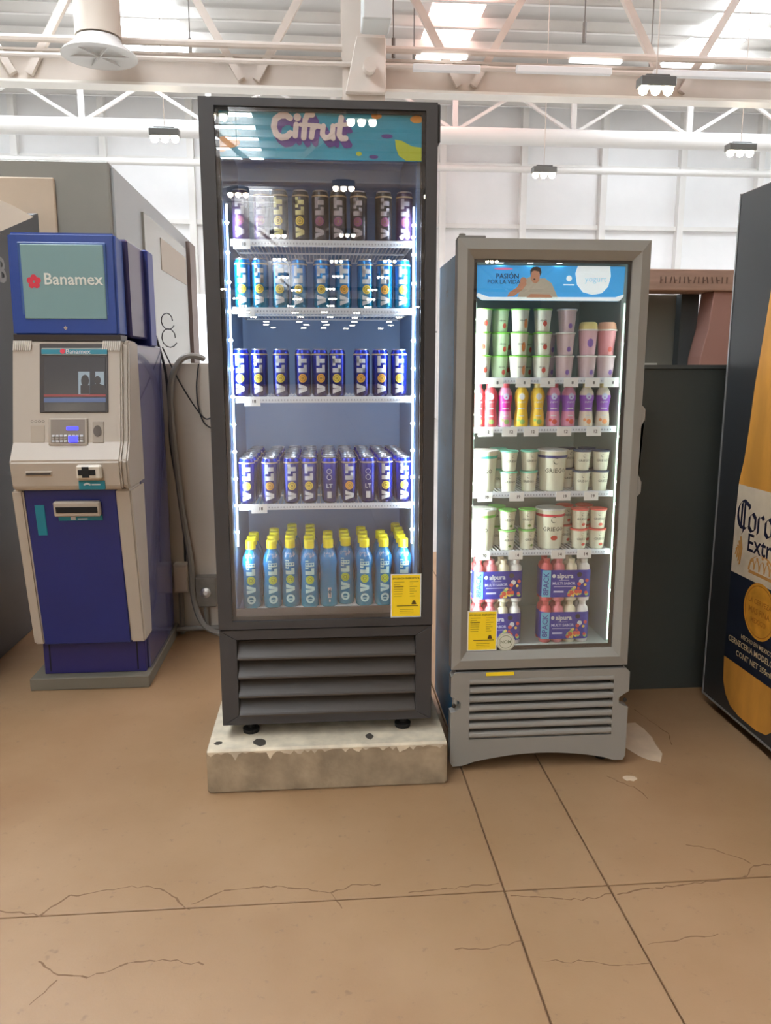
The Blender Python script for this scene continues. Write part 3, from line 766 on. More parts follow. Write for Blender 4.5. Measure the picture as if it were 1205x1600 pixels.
ff = MB().prism([(LX0, .602), (LX0, LZ1), (LX1, LZ1), (LX1, .602), (.365, .633), (.365, 2.392), (-.335, 2.392), (-.335, .633), (.365, .633), (LX1, .602)], 'y', LY, LY + .06)
ff = MB()
def frame(m, ox0, ox1, oz0, oz1, ix0, ix1, iz0, iz1, y0, y1, crown_=0.0):
    o = [(ox0, oz0), (ox1, oz0), (ox1, oz1), (ox0, oz1)]; i = [(ix0, iz0), (ix1, iz0), (ix1, iz1), (ix0, iz1)]
    for k in range(4):
        k2 = (k + 1) % 4; q = [o[k], o[k2], i[k2], i[k]]
        if not crown_: m.prism(q, 'y', y0, y1)
        else:
            md = [((o[k][0] * .45 + i[k][0] * .55), (o[k][1] * .45 + i[k][1] * .55)), ((o[k2][0] * .45 + i[k2][0] * .55), (o[k2][1] * .45 + i[k2][1] * .55))]
            P = [(o[k], y0 + crown_ * .5), (o[k2], y0 + crown_ * .5), (md[1], y0), (md[0], y0), (i[k2], y0 + crown_ * 1.3), (i[k], y0 + crown_ * 1.3)]
            vs = [(p[0], yy, p[1]) for p, yy in P] + [(p[0], y1, p[1]) for p, yy in P]
            m.add(vs, [(0, 1, 2, 3), (3, 2, 4, 5), (6, 9, 8, 7), (9, 11, 10, 8), (0, 6, 7, 1), (5, 4, 10, 11)])
    return m
frame(ff, LX0, LX1, .603, LZ1, -.335, .365, .633, 2.392, LY, LY + .058).build('door_frame', BLACK, T)
frame(MB(), -.335, .365, .633, 2.392, -.322, .352, .648, 2.382, LY + .012, LY + .022).build('door_gasket', BLACK2, T)
MB().box(LX1 + .002, LX1 + .014, LY + .03, LY + .11, 2.30, LZ1 + .004).build('hinge', BLACK2, T, bevel=.003)
MB().box(-.334, .364, LY + .008, LY + .012, .634, 2.391).build('glass_pane', GLASS, T)
# header print
hd = MB().box(-.334, .364, LY + .024, LY + .032, 2.238, 2.391).build('header_panel', M('header_cyan', (40, 168, 205), .5, var=.12, vs=5), T)
hy = LY + .0232
def hdr(polys, t, name, mat): return MB().flat(polys, (0, hy - t, 0), (1, 0, 0), (0, 0, 1)).build(name, mat, hd)
cif = []
s = .001
def L_(pts): return [(x * s, z * s) for x, z in pts]
cif += stroke(L_([(-92, 2350), (-104, 2358), (-124, 2357), (-141, 2345), (-146, 2322), (-139, 2300), (-122, 2289), (-104, 2292), (-92, 2303)]), 0.0100)
cif += stroke(L_([(-72, 2330), (-76, 2295)]), 0.0088) + [disc(-.068, 2.353, .0125, 14)]
cif += stroke(L_([(-18, 2362), (-34, 2362), (-42, 2345), (-48, 2290)]), 0.0092) + stroke(L_([(-58, 2330), (-24, 2330)]), 0.0064)
cif += stroke(L_([(-16, 2328), (-22, 2292)]), 0.0088) + stroke(L_([(-18, 2316), (-6, 2328), (6, 2326)]), 0.0080)
cif += stroke(L_([(18, 2328), (14, 2302), (24, 2290), (38, 2294), (48, 2304), (50, 2328)]), 0.0084) + stroke(L_([(48, 2304), (50, 2290)]), 0.0084)
cif += stroke(L_([(78, 2355), (70, 2302), (78, 2290), (92, 2291)]), 0.0092) + stroke(L_([(62, 2332), (96, 2334)]), 0.0064)
cif = shift(cif, .004, .014)
purple = M('print_purple', (92, 50, 150), .5)
sh = []
for k in range(1, 7): sh += shift(cif, .0022 * k, -.0034 * k)
fat = []
hdr(sh, .0002, 'logo_shadow', purple)
hdr(cif, .0032, 'logo_lettering', M('print_offwhite', (238, 228, 226), .5))
hdr([disc(-.30, 2.285, .045, 20, .018), disc(-.32, 2.275, .03, 16, .02), disc(.20, 2.378, .018, 14, .010), disc(.335, 2.370, .022, 14, .012)], .0003, 'orange_shape', M('print_orange', (236, 165, 70), .5))
hdr([[(.262, 2.305), (.285, 2.302), (.32, 2.285), (.3635, 2.280), (.3635, 2.239), (.30, 2.239), (.275, 2.255), (.265, 2.28)], disc(.14, 2.258, .010, 12, .007)], .0003, 'lime_shape', M('print_lime', (196, 214, 60), .5))
hdr([disc(-.29, 2.365, .04, 16, .016), [(-.334, 2.33), (-.28, 2.35), (-.25, 2.31), (-.334, 2.30)]], .0002, 'pale_shape', M('print_pale_cyan', (140, 205, 225), .5))
hdr([disc(.235, 2.315, .02, 12, .007), disc(.19, 2.249, .016, 12, .006)], .0003, 'purple_shape', purple)

# led strips
def led_strip(par, x, y, z0, z1, zdots, mg, md, r):
    st_ = MB().box(x - .003, x + .003, y - .004, y + .004, z0, z1).build('led_strip', mg, par)
    pr_ = None
    for z in zdots:
        if pr_ is None:
            pr_ = MB().lathe([(.0008, -r), (r * .8, -r * .5), (r, 0), (r * .8, r * .5), (.0008, r)], 8, (0, 0, 0)).build('led', md); pr_.parent = st_
            ORG[pr_] = Vector((0, 0, 0)); oo = pr_
        else: oo = pr_.copy(); COL.objects.link(oo); oo.parent = st_
        oo.location = Vector((x, y - .005, z)) - ORG[par]
zd = [.955 + .0985 * k for k in range(12)]
led_strip(T, -.312, 2.872, .90, 2.10, zd, LED, LEDDOT, .0075)
led_strip(T, .333, 2.872, .90, 2.10, zd, LED, LEDDOT, .0075)

# shelves
wire = M('wire_white', (222, 228, 232), .4); rail_m = M('price_rail', (214, 222, 230), .35)
def shelf(par, x0, x1, y0, y1, z, n, railh=.018, name='shelf', mat=None):
    m = MB(); mat = mat or wire
    for k in range(n): x = x0 + .01 + (x1 - x0 - .02) * k / (n - 1); m.box(x - .0015, x + .0015, y0, y1, z - .004, z)
    for y in (y0 + .006, (y0 + y1) / 2, y1 - .006): m.box(x0, x1, y - .003, y + .003, z - .010, z - .004)
    m.box(x0, x0 + .005, y0, y1, z - .010, z).box(x1 - .005, x1, y0, y1, z - .010, z)
    o = m.build(name, mat, par)
    MB().prism([(y0 - .004, z - railh), (y0, z - railh - .001), (y0 + .004, z + .002), (y0 - .001, z + .004)], 'x', x0, x1).build('price_rail', rail_m, o)
    m = MB()
    k = x0 + .03
    while k < x1 - .02: m.box(k, k + .004, y0 - .0048, y0 - .0035, z - railh * .65, z - railh * .35); k += .011
    m.build('rail_print', M('rail_ink', (150, 158, 170), .6), o)
    return o
def price(sh_, x, y, z, wd, ht, txt, tilt=0):
    tg_ = MB().box(x - wd / 2, x + wd / 2, y - .0065, y - .0050, z - ht, z + .004).build('price_tag', PAPER, sh_)
    tg_.rotation_euler = (0, 0, 0)
    MB().flat(text(txt, ht * .55, .02), (x + wd * .10, y - .0069, z - ht * .45), (1, 0, 0), (0, 0, 1)).build('price_print', INK, sh_)
Y_S = 2.895
for z, tx, tz in ((1.985, '18', 0), (1.755, '18', 0), (1.443, '18', 0), (1.050, '18', 0)):
    so = shelf(T, -.305, .335, Y_S, 3.42, z, 44)
    price(so, -.265 + (1.985 - z) * .035, Y_S, z, .058, .030, tx)
MB().box(-.30, .335, 2.875, 3.43, .6405, .648).build('floor_tray', WHITE, T, bevel=.002)
MB().box(-.33, -.22, 2.826, 2.830, .634, .662).build('price_tag', M('tag_faded', (170, 170, 168), .6), T)
MB().box(-.325, .355, 2.824, 2.832, .646, .674).build('inner_sill', M('sill_grey', (78, 76, 78), .5), T)
# compressor grille
gr_ = frame(MB(), LX0, LX1, LZ0, .598, -.322, .342, .262, .560, LY + .006, LY + .06).build('grille_frame', BLACK, T, bevel=.002)
MB().box(-.322, .342, LY + .055, LY + .064, .262, .560).build('grille_back', BLACK2, T)
for k in range(4):
    zt = .556 - k * .0745
    MB().prism([(LY + .045, zt - .012), (LY + .048, zt - .016), (LY + .006, zt - .062), (LY + .0, zt - .066), (LY + .0, zt - .072), (LY + .008, zt - .070), (LY + .05, zt - .022)], 'x', -.321, .341).build('louver', M('louver_brown', (70, 64, 58), .4), T)
for x in (-.285, .30):
    for y in (2.86, 3.44): MB().lathe([(.030, .1745), (.032, .19), (.014, .195), (.014, .226)], 14, (x, y, 0)).build('foot', RUBBER, T)
# yellow energy label
def energy(par, x0, x1, z0, z1, y):
    o = MB().box(x0, x1, y - .001, y, z0, z1).build('energy_label_border', PAPER, par)
    m = MB().box(x0 + .004, x1 - .004, y - .0016, y - .001, z0 + .004, z1 - .004).build('energy_label', YELLOW, o)
    pl = []; rnd_ = random.Random(2); H_ = z1 - z0; W2 = x1 - x0
    pl += shift(text('EFICIENCIA ENERGETICA', W2 * .078, .02), (x0 + x1) / 2, z1 - H_ * .10)
    pl += shift(text('Consumo', W2 * .08, .02), x0 + W2 * .25, z1 - H_ * .28)
    for k in range(7):
        zz = z1 - H_ * (.18 + .055 * k); pl.append(rect(x0 + W2 * .1, x0 + W2 * (.30 + .15 * rnd_.random()), zz, zz + .0012)); pl.append(rect(x0 + W2 * .62, x0 + W2 * (.72 + .2 * rnd_.random()), zz, zz + .0012))
    pl.append(rect(x0 + W2 * .2, x0 + W2 * .9, z0 + H_ * .26, z0 + H_ * .275)); pl.append([(x0 + W2 * .68, z0 + H_ * .30), (x0 + W2 * .84, z0 + H_ * .30), (x0 + W2 * .80, z0 + H_ * .39), (x0 + W2 * .72, z0 + H_ * .39)])
    for k in range(3): pl.append(rect(x0 + W2 * .3, x0 + W2 * .75, z0 + H_ * (.1 + .04 * k), z0 + H_ * (.1 + .04 * k) + .001))
    MB().flat(pl, (0, y - .002, 0), (1, 0, 0), (0, 0, 1)).build('label_print', M('ink_brown', (90, 70, 20), .6), o)
energy(T, .248, .362, .633, .799, LY + .007)

# ------------------------------------------------------------------ cans and bottles of the tall cooler
CR, CH = .0300, .172
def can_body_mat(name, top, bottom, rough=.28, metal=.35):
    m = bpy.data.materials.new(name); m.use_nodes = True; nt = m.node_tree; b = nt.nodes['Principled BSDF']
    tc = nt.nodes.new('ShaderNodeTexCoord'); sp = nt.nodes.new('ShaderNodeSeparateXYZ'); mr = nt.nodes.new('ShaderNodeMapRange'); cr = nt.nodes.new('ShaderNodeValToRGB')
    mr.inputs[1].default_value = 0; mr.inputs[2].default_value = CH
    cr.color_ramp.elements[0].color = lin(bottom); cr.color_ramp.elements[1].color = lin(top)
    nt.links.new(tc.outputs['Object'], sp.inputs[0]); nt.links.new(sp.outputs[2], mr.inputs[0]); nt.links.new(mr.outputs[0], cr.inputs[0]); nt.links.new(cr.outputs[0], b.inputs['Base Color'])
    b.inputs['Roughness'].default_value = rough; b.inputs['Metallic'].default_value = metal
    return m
# the word runs up the can: u = across, v = up; letters V, ring, L, T turned a quarter
def volt(h0, h1, wd):
    H = h1 - h0; a = -wd / 2; b = wd / 2; t = wd * .36; pl = []
    q0, q1 = h0, h0 + H * .27; qm = (q0 + q1) / 2; th = H * .115
    pl.append([(a, q0), (b - t * .0, qm - th * .45), (b, qm), (b - t * .75, qm), (a, q0 + th)])
    pl.append([(a, q1), (a, q1 - th), (b - t * .75, qm), (b, qm), (b, qm + th * .45)])
    l0, l1 = h0 + H * .56, h0 + H * .76
    pl.append(rect(a, b, l0, l0 + th)); pl.append(rect(b - t, b, l0, l1))
    t0, t1 = h0 + H * .74, h1
    pl.append(rect(a, a + t, t0, t1)); tm = (t0 + t1) / 2; pl.append(rect(a, b, tm - th / 2, tm + th / 2))
    return pl, (h0 + H * .41, H * .115)
def make_can(bodym, letm, embm, embm2, letters=True, side=False, bandm=None, rot=0.0):
    r = empty('drink_can', (0, 0, 0))
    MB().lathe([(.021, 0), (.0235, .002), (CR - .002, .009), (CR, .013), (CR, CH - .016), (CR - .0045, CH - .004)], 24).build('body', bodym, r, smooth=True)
    MB().lathe([(CR - .0047, CH - .0045), (CR - .0035, CH), (CR - .0055, CH + .001), (CR - .0075, CH - .003), (.004, CH - .003)], 20).box(-.004, .004, -.012, .004, CH - .003, CH - .001).build('lid', CHROME, r, smooth=True)
    MB().lathe([(CR + .0003, CH - .0215), (CR + .0003, CH - .0165)], 24).build('gold_band', M('band_gold', (196, 178, 140), .4), r, smooth=True)
    if letters:
        pl, (ec, er) = volt(.012, CH - .024, .032)
        MB().wrap(pl, CR + .0004, rot=rot).build('lettering', letm, r)
        MB().wrap([disc(0, ec, er, 18)], CR + .0005, rot=rot).build('emblem', embm, r)
        MB().wrap(ring(0, ec, er * .60, er * .72, 14) + ring(0, ec, er * .12, er * .3, 8), CR + .0009, rot=rot).build('emblem_ring', embm2, r)
    if side:
        MB().wrap(ring(0, .12, .008, .010, 14) + ring(0, .098, .008, .010, 14) + shift(text('LT', .022, .02), 0, .065) + [rect(-.008, .008, .02, .045)], CR + .0004, rot=rot).build('side_print', letm, r)
    return r
yel = M('emblem_yellow', (228, 205, 80), .45); org = M('emblem_orange', (226, 165, 60), .45); emd = M('emblem_dark', (130, 112, 40), .5); grayL = M('print_grey', (170, 165, 172), .5); yl2 = M('print_pale_yellow', (218, 214, 150), .5)
purpL = M('emblem_purple', (140, 70, 130), .5)
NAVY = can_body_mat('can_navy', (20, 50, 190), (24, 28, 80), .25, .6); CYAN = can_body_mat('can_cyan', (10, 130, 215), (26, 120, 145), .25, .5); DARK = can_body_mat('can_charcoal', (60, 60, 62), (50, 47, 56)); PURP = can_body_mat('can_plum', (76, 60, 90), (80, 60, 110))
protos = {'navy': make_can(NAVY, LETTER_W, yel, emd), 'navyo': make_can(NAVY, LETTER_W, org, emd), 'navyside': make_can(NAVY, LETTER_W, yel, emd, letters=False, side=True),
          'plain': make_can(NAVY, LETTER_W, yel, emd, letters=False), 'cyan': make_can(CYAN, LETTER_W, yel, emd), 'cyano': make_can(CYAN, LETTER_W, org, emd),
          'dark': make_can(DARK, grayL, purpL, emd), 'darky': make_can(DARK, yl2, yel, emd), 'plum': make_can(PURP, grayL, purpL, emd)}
used = set()
def place(kind, x, y, z, rz, label, group, cat='can', scale=1.0):
    o = protos[kind] if kind not in used else copy_tree(protos[kind])
    used.add(kind); o.location = (x, y, z); o.rotation_euler = (0, 0, rz); o.scale = (scale,) * 3
    return tag(o, label, cat, group)
YF = 2.933
row1 = [-.271, -.196, -.135, -.061, .008, .071, .143, .232, .306]
k1 = ['plum', 'plum', 'darky', 'darky', 'dark', 'dark', 'dark', 'dark', 'plum']
n1 = {'plum': 'plum', 'darky': 'charcoal yellow-lettered', 'dark': 'charcoal'}
for i, x in enumerate(row1): place(k1[i], x, YF, 1.986, random.uniform(-.15, .15), '%s drink can, %s, top shelf of the tall cooler' % (n1[k1[i]], ORD[i]), 'dark cans on the top shelf')
row2 = [-.269, -.209, -.138, -.072, .010, .087, .166, .235, .300]
for i, x in enumerate(row2): place('cyano' if i in (5, 7) else 'cyan', x, YF, 1.756, random.uniform(-.12, .12), 'bright cyan drink can, %s, second shelf of the tall cooler' % ORD[i], 'cyan cans on the second shelf')
row3 = [-.285, -.220, -.142, -.062, -.001, .062, .151, .219, .288]
for i, x in enumerate(row3): place('navyo' if i in (3, 4, 6, 7) else 'navy', x, YF, 1.444, random.uniform(-.15, .15), 'navy drink can, %s, front of third shelf of the tall cooler' % ORD[i], 'navy cans on the third shelf')
row4 = [-.275, -.190, -.116, -.048, .030, .100, .171, .238, .303]
k4 = ['navy', 'navyo', 'navy', 'navy', 'navyside', 'navyo', 'navyside', 'navy', 'navy']
for j in range(7):
    for i, x in enumerate(row4):
        kind = k4[i] if j == 0 else 'plain'
        lab = 'navy drink can, %s, front row of fourth shelf, tall cooler' % ORD[i] if j == 0 else 'navy can with silver lid, %s, %s of fourth shelf' % (ORD[i], BACK[j])
        place(kind, x * (1 - .006 * j) + random.uniform(-.003, .003), YF + .0665 * j, 1.051, random.uniform(-.3, .3) if j else random.uniform(-.1, .1), lab, 'navy cans packed on the fourth shelf')
# bottles
BCY = can_body_mat('bottle_cyan', (14, 122, 186), (24, 118, 136), .15, 0); capm = M('cap_yellow', (240, 225, 20), .45)
BH = .235
def brad(z):
    pr_ = [(0, .029), (.004, .0325), (.06, .0335), (.10, .030), (.13, .0295), (.165, .0335), (.19, .030), (.21, .019), (.222, .0125), (BH, .0120)]
    for (a, b), (c_, d_) in zip(pr_, pr_[1:]):
        if a <= z <= c_: return b + (d_ - b) * (z - a) / (c_ - a)
    return .012
def make_bottle(front):
    r = empty('drink_bottle', (0, 0, 0))
    MB().lathe([(brad(z), z) for z in (0, .004, .03, .06, .08, .10, .115, .13, .15, .165, .178, .19, .20, .21, .222, BH)], 20).build('body', BCY, r, smooth=True)
    m = MB().lathe([(.0185, BH - .014), (.0188, BH + .014), (.0165, BH + .018)], 18)
    m.build('cap', capm, r)
    if front == 1:
        pl, (ec, er) = volt(.055, .180, .034); R = lambda z: brad(z) + .0005
        MB().wrap(pl + ring(0, .034, .009, .0165, 16) + [rect(-.008, .010, .030, .034)], R).build('lettering', M('print_mint', (190, 228, 225), .5), r)
        MB().wrap([disc(0, ec, er * 1.1, 18)], R).build('emblem', M('emblem_lime', (190, 212, 60), .5), r)
        MB().wrap(ring(0, ec, er * .3, er * .5, 12) + ring(0, ec, er * .78, er * .86, 14), lambda z: brad(z) + .0009).build('emblem_ring', M('emblem_green', (110, 130, 40), .5), r)
    if front:
        rn = random.Random(6)
        MB().wrap([rect(u, u + .0014, v, v + rn.uniform(.003, .008)) for u, v in [(rn.uniform(-.020, .020), rn.uniform(.186, .204)) for _ in range(26)]], lambda z: brad(z) + .0006).build('splash_print', LETTER_W, r)
    if front == 2:
        MB().wrap([rect(-.006, .006, .035, .075)] + [rect(-.003, .003, .02, .03)], lambda z: brad(z) + .0005).build('barcode', LETTER_W, r)
        MB().wrap([rect(-.004, -.003, .038, .072), rect(-.001, .001, .038, .072), rect(.002, .004, .038, .072)], lambda z: brad(z) + .0009).build('barcode_lines', INK, r)
    return r
protos['b1'] = make_bottle(1); protos['b2'] = make_bottle(2); protos['b0'] = make_bottle(0)
rowb = [-.273, -.194, -.125, -.052, .020, .087, .158, .232, .306]
fy = [0, 0, .01, -.005, 0, .03, 0, 0, -.01]; depth = [3, 4, 5, 5, 3, 3, 4, 3, 5]
for i, x in enumerate(rowb):
    for j in range(depth[i]):
        k = ('b2' if i == 4 else 'b1') if j == 0 else 'b0'
        lab = 'blue sports drink bottle, %s, front row at the tall cooler floor' % ORD[i] if j == 0 else 'yellow-capped blue bottle, %s, %s on the cooler floor' % (ORD[i], BACK[j])
        place(k, x + (random.uniform(-.003, .002) if j else 0), YF + .005 + fy[i] + .073 * j, .6485, random.uniform(-.15, .15), lab, 'blue bottles on the tall cooler floor', 'bottle', 1.03)

# ================================================================== SHORT GREY COOLER
RX0, RX1, RY = .480, 1.168, 2.80
S = empty('yogurt_cooler', (.82, 3.1, 0), 'shorter grey glass-door yogurt cooler with light blue sides', 'cooler')
GREY = M('cooler_grey', (144, 142, 136), .42, var=.04, vs=4, bump=.05, bs=300); cblue = M('cooler_side_blue', (40, 130, 180), .4, var=.5, vs=3, stretch=(.4, .4, 1)); 
YB2 = 3.46
MB().box(RX0 + .035, RX0 + .065, RY + .068, YB2, .06, 1.97).build('side_panel', cblue, S, bevel=.003)
MB().box(RX1 - .045, RX1 - .015, RY + .068, YB2, .06, 1.97).build('side_panel', GREY, S, bevel=.003)
MB().box(RX0 + .018, RX0 + .036, RY + .060, RY + .085, .06, 1.975).build('edge_strip', M('strip_white', (225, 225, 222), .5), S, bevel=.002)
MB().box(RX0 + .065, RX1 - .045, YB2 - .04, YB2, .06, 1.97).box(RX0 + .065, RX1 - .045, RY + .068, YB2 - .04, 1.935, 1.97).box(RX0 + .065, RX1 - .045, RY + .068, YB2 - .04, .06, .470).build('cabinet', M('cabinet_grey', (110, 108, 104), .5), S)
a, b = RX0 + .065, RX1 - .045
lin2 = M('liner_pale', (168, 178, 172), .5)
MB().box(a, a + .008, RY + .068, YB2 - .04, .47, 1.935).box(b - .008, b, RY + .068, YB2 - .04, .47, 1.935).box(a, b, YB2 - .05, YB2 - .04, .47, 1.935) \
    .box(a, b, RY + .068, YB2 - .04, 1.927, 1.935).box(a, b, RY + .068, YB2 - .04, .470, .478).build('liner', lin2, S)
frame(MB(), RX0, RX1, .418, 1.990, .540, 1.108, .486, 1.922, RY, RY + .062, .014).build('door_frame', GREY, S)
frame(MB(), .538, 1.110, .484, 1.924, .552, 1.096, .500, 1.912, RY + .026, RY + .034).build('door_gasket', M('gasket_dark', (48, 50, 50), .5), S)
MB().box(.539, 1.109, RY + .020, RY + .024, .485, 1.923).build('glass_pane', GLASS, S)
MB().box(RX0 + .005, RX0 + .10, RY + .02, RY + .07, 1.990, 2.0).lathe([(.012, 1.99), (.012, 2.008)], 12, (RX0 + .02, RY + .04, 0)).build('hinge', M('hinge_grey', (120, 118, 112), .5), S, bevel=.002)
MB().prism([(RX1 - .003, 1.42), (RX1 + .018, 1.40), (RX1 + .018, 1.36), (RX1 + .004, 1.33), (RX1 + .004, 1.16), (RX1 + .018, 1.13), (RX1 + .018, 1.09), (RX1 - .003, 1.07)], 'y', RY + .012, RY + .055).build('door_handle', GREY, S, bevel=.004)
# lit blue header
hp = MB().prism([(.553, 1.800), (.575, 1.785), (1.075, 1.785), (1.090, 1.80), (1.094, 1.905), (.553, 1.905)], 'y', RY + .045, RY + .055).build('header_panel', M('header_blue', (60, 160, 225), .4, emit=.5), S, bevel=.003)
def hp_(polys, t, name, mat): return MB().flat(polys, (0, RY + .0445 - t, 0), (1, 0, 0), (0, 0, 1)).build(name, mat, hp)
wl = M('print_lit_white', (225, 240, 245), .5, emit=.55)
hp_([[(.553, 1.80), (.575, 1.785), (1.075, 1.785), (1.090, 1.80), (1.09, 1.808), (1.06, 1.798), (.60, 1.796), (.56, 1.81)]], .0004, 'header_edge', wl)
hp_(shift(text('PASIÓN', .024, .018), .665, 1.867) + shift(text('POR LA VIDA', .020, .01), .652, 1.848), .0004, 'slogan', M('print_deep_blue', (24, 50, 110), .5, emit=.1))
hp_([disc(.650, 1.893, .035, 14, .004)], .0004, 'pink_script', M('print_pink', (226, 120, 170), .5, emit=.3))
skin = M('print_skin', (190, 140, 112), .5, emit=.25); shirt = M('print_shirt', (176, 172, 156), .5, emit=.3); hair = M('print_hair', (74, 60, 52), .5)
hp_([[(.700, 1.790), (.715, 1.830), (.735, 1.862), (.762, 1.872), (.775, 1.860), (.80, 1.862), (.825, 1.845), (.84, 1.815), (.852, 1.790)]], .0004, 'sleeve_print', shirt)
hp_([[(.665, 1.797), (.690, 1.800), (.720, 1.822), (.735, 1.842), (.725, 1.855), (.712, 1.850), (.700, 1.830), (.672, 1.812)], disc(.722, 1.853, .012, 12), disc(.765, 1.868, .0165, 18, .024), [(.735, 1.795), (.83, 1.795), (.82, 1.806), (.75, 1.808)]], .0008, 'person_print', skin)
hp_([[(.747, 1.872), (.746, 1.888), (.754, 1.899), (.768, 1.902), (.782, 1.897), (.787, 1.882), (.783, 1.870), (.778, 1.884), (.760, 1.888), (.752, 1.884)], disc(.762, 1.858, .004, 8, .003)], .0012, 'hair_print', hair)
hp_([[(.918, 1.905), (.910, 1.880), (.918, 1.840), (.940, 1.815), (.975, 1.806), (1.010, 1.812), (1.032, 1.835), (1.040, 1.870), (1.036, 1.905)]], .0004, 'cup_print', wl)
hp_(shift(text('yogurt', .030, .01), .985, 1.86), .0008, 'cup_lettering', M('print_pale', (170, 205, 225), .5, emit=.4))
hp_([disc(.888, 1.862, .010, 14), rect(.868, .908, 1.838, 1.842)], .0004, 'small_logo', wl)
for x in (.64, .745, .85):
    MB().lathe([(.010, 0), (.012, .004)], 12, (x, RY + .040, 1.9125)).build('header_spot', M('spot_glow', (200, 240, 255), .5, emit=12), S)
# lower kick panel
kz0, kz1 = .030, .405
nX0, nX1 = RX0, 1.180
pts = [(nX0, .31), (nX0 + .018, .30), (nX0 + .038, .285), (nX0 + .038, .262), (nX0 + .018, .250), (nX0, .245), (nX0, .040), (nX0 + .01, .022), (nX0 + .05, .024)]
pts += [(nX0 + .05 + (nX1 - nX0 - .10) * k / 16, .026 + .040 * math.sin(PI * k / 16) ** .8) for k in range(1, 16)]
pts += [(nX1 - .05, .024), (nX1 - .01, .022), (nX1, .04), (nX1, .245), (nX1 - .018, .25), (nX1 - .038, .262), (nX1 - .038, .285), (nX1 - .018, .30), (nX1, .31), (nX1, .39), (nX1 - .015, kz1), (nX0 + .015, kz1), (nX0, .39)]
bk = (.552, 1.118, .132, .378)
m = MB()
def cliprect(poly, axis, val, gt):
    q = [(p[1], p[0]) if axis else p for p in poly]; q = clip(q, val, gt); return [(p[1], p[0]) if axis else p for p in q]
# panel around the slots: left, right, top, bottom pieces of the outline
for pc in (cliprect(pts, 0, bk[0], False), cliprect(pts, 0, bk[1], True), cliprect(cliprect(cliprect(pts, 0, bk[0], True), 0, bk[1], False), 1, bk[2], False), cliprect(cliprect(cliprect(pts, 0, bk[0], True), 0, bk[1], False), 1, bk[3], True)):
    m.prism(pc, 'y', RY + .004, RY + .05)
kk = m.build('kick_panel', GREY, S)
MB().box(bk[0], bk[1], RY + .040, RY + .050, bk[2], bk[3]).build('slot_back', RUBBER, kk)
ns = 6; pit = (bk[3] - bk[2] + .010) / 7
for k in range(7):
    z = bk[2] + k * pit + .006
    if k < 7: MB().prism([(RY + .0, z + .008), (RY + .004, z + .0), (RY + .036, z - .002), (RY + .036, z + .020), (RY + .010, z + .023), (RY + .002, z + .018)], 'x', bk[0], bk[1]).build('slat', GREY, kk, bevel=.0015)
for x in (nX0 + .012, nX1 - .012): MB().lathe([(.008, 0), (.008, -.006), (.004, -.008)], 10, (x, RY + .012, .272), 'y').build('screw', M('screw_dark', (60, 58, 56), .4, metal=.6), S)
MB().box(RX0 + .02, RX1 - .01, RY + .02, RY + .07, .395, .42).build('door_gap', RUBBER, S)
MB().box(.614, .722, RY + .0005, RY + .004, .392, .4055).build('yellow_sticker', YELLOW, S)
for x in (.56, 1.11):
    for y in (2.88, 3.40): MB().lathe([(.024, 0), (.028, .01), (.022, .03), (.014, .035), (.014, .062)], 14, (x, y, 0)).build('foot', RUBBER, S)
MB().flat(text('alpura', .05, .01), (0, 0, 0), (1, 0, 0), (0, 0, 1)) if False else None
for k in range(5): MB().flat([rect(-.03, .03, -.006, .006), rect(-.02, .02, -.022, -.012)], (RX0 + .0345, 3.25 - .1 * (k % 2), 1.85 - .30 * k), (0, -1, 0), (0, 0, 1)).build('side_print', M('print_side', (90, 140, 180), .5), S)
energy(S, .541, .655, .488, .646, RY + .0195)
bd = MB().lathe([(.036, 0), (.036, -.0015)], 28, (.690, RY + .0195, .520), 'y').build('round_sticker', M('badge_white', (214, 216, 200), .5), S)
MB().flat(ring(0, 0, .024, .026, 28) + text('NOM', .018, .015) + ring(0, 0, .033, .034, 28), (.690, RY + .0175, .520), (1, 0, 0), (0, 0, 1)).build('badge_print', M('badge_ink', (120, 130, 100), .5), bd)
led_strip(S, 1.1085, 2.872, .50, 1.78, [.53 + .085 * k for k in range(15)], LED_G, LEDDOT_G, .0045)
led_strip(S, .5585, 2.872, .50, 1.78, [.53 + .085 * k for k in range(15)], LED_G, LEDDOT_G, .0045)
SY = 2.900
tags_ = {1.510: [.644, .746, .838, .927, 1.008, 1.080], 1.329: [.610, .700, .782, .908, 1.022], 1.083: [.613, .735, .915, 1.024], .856: [.610, .737, .905, 1.007]}
ptx = {1.510: '8', 1.329: '12', 1.083: '19', .856: '14'}
for z, tg in tags_.items():
    so = shelf(S, .560, 1.110, SY, 3.40, z, 36)
    for k, x in enumerate(tg): price(so, x, SY, z - .002, .056, .030, ('70' if (k == 0 and z < 1.2) else ptx[z]))

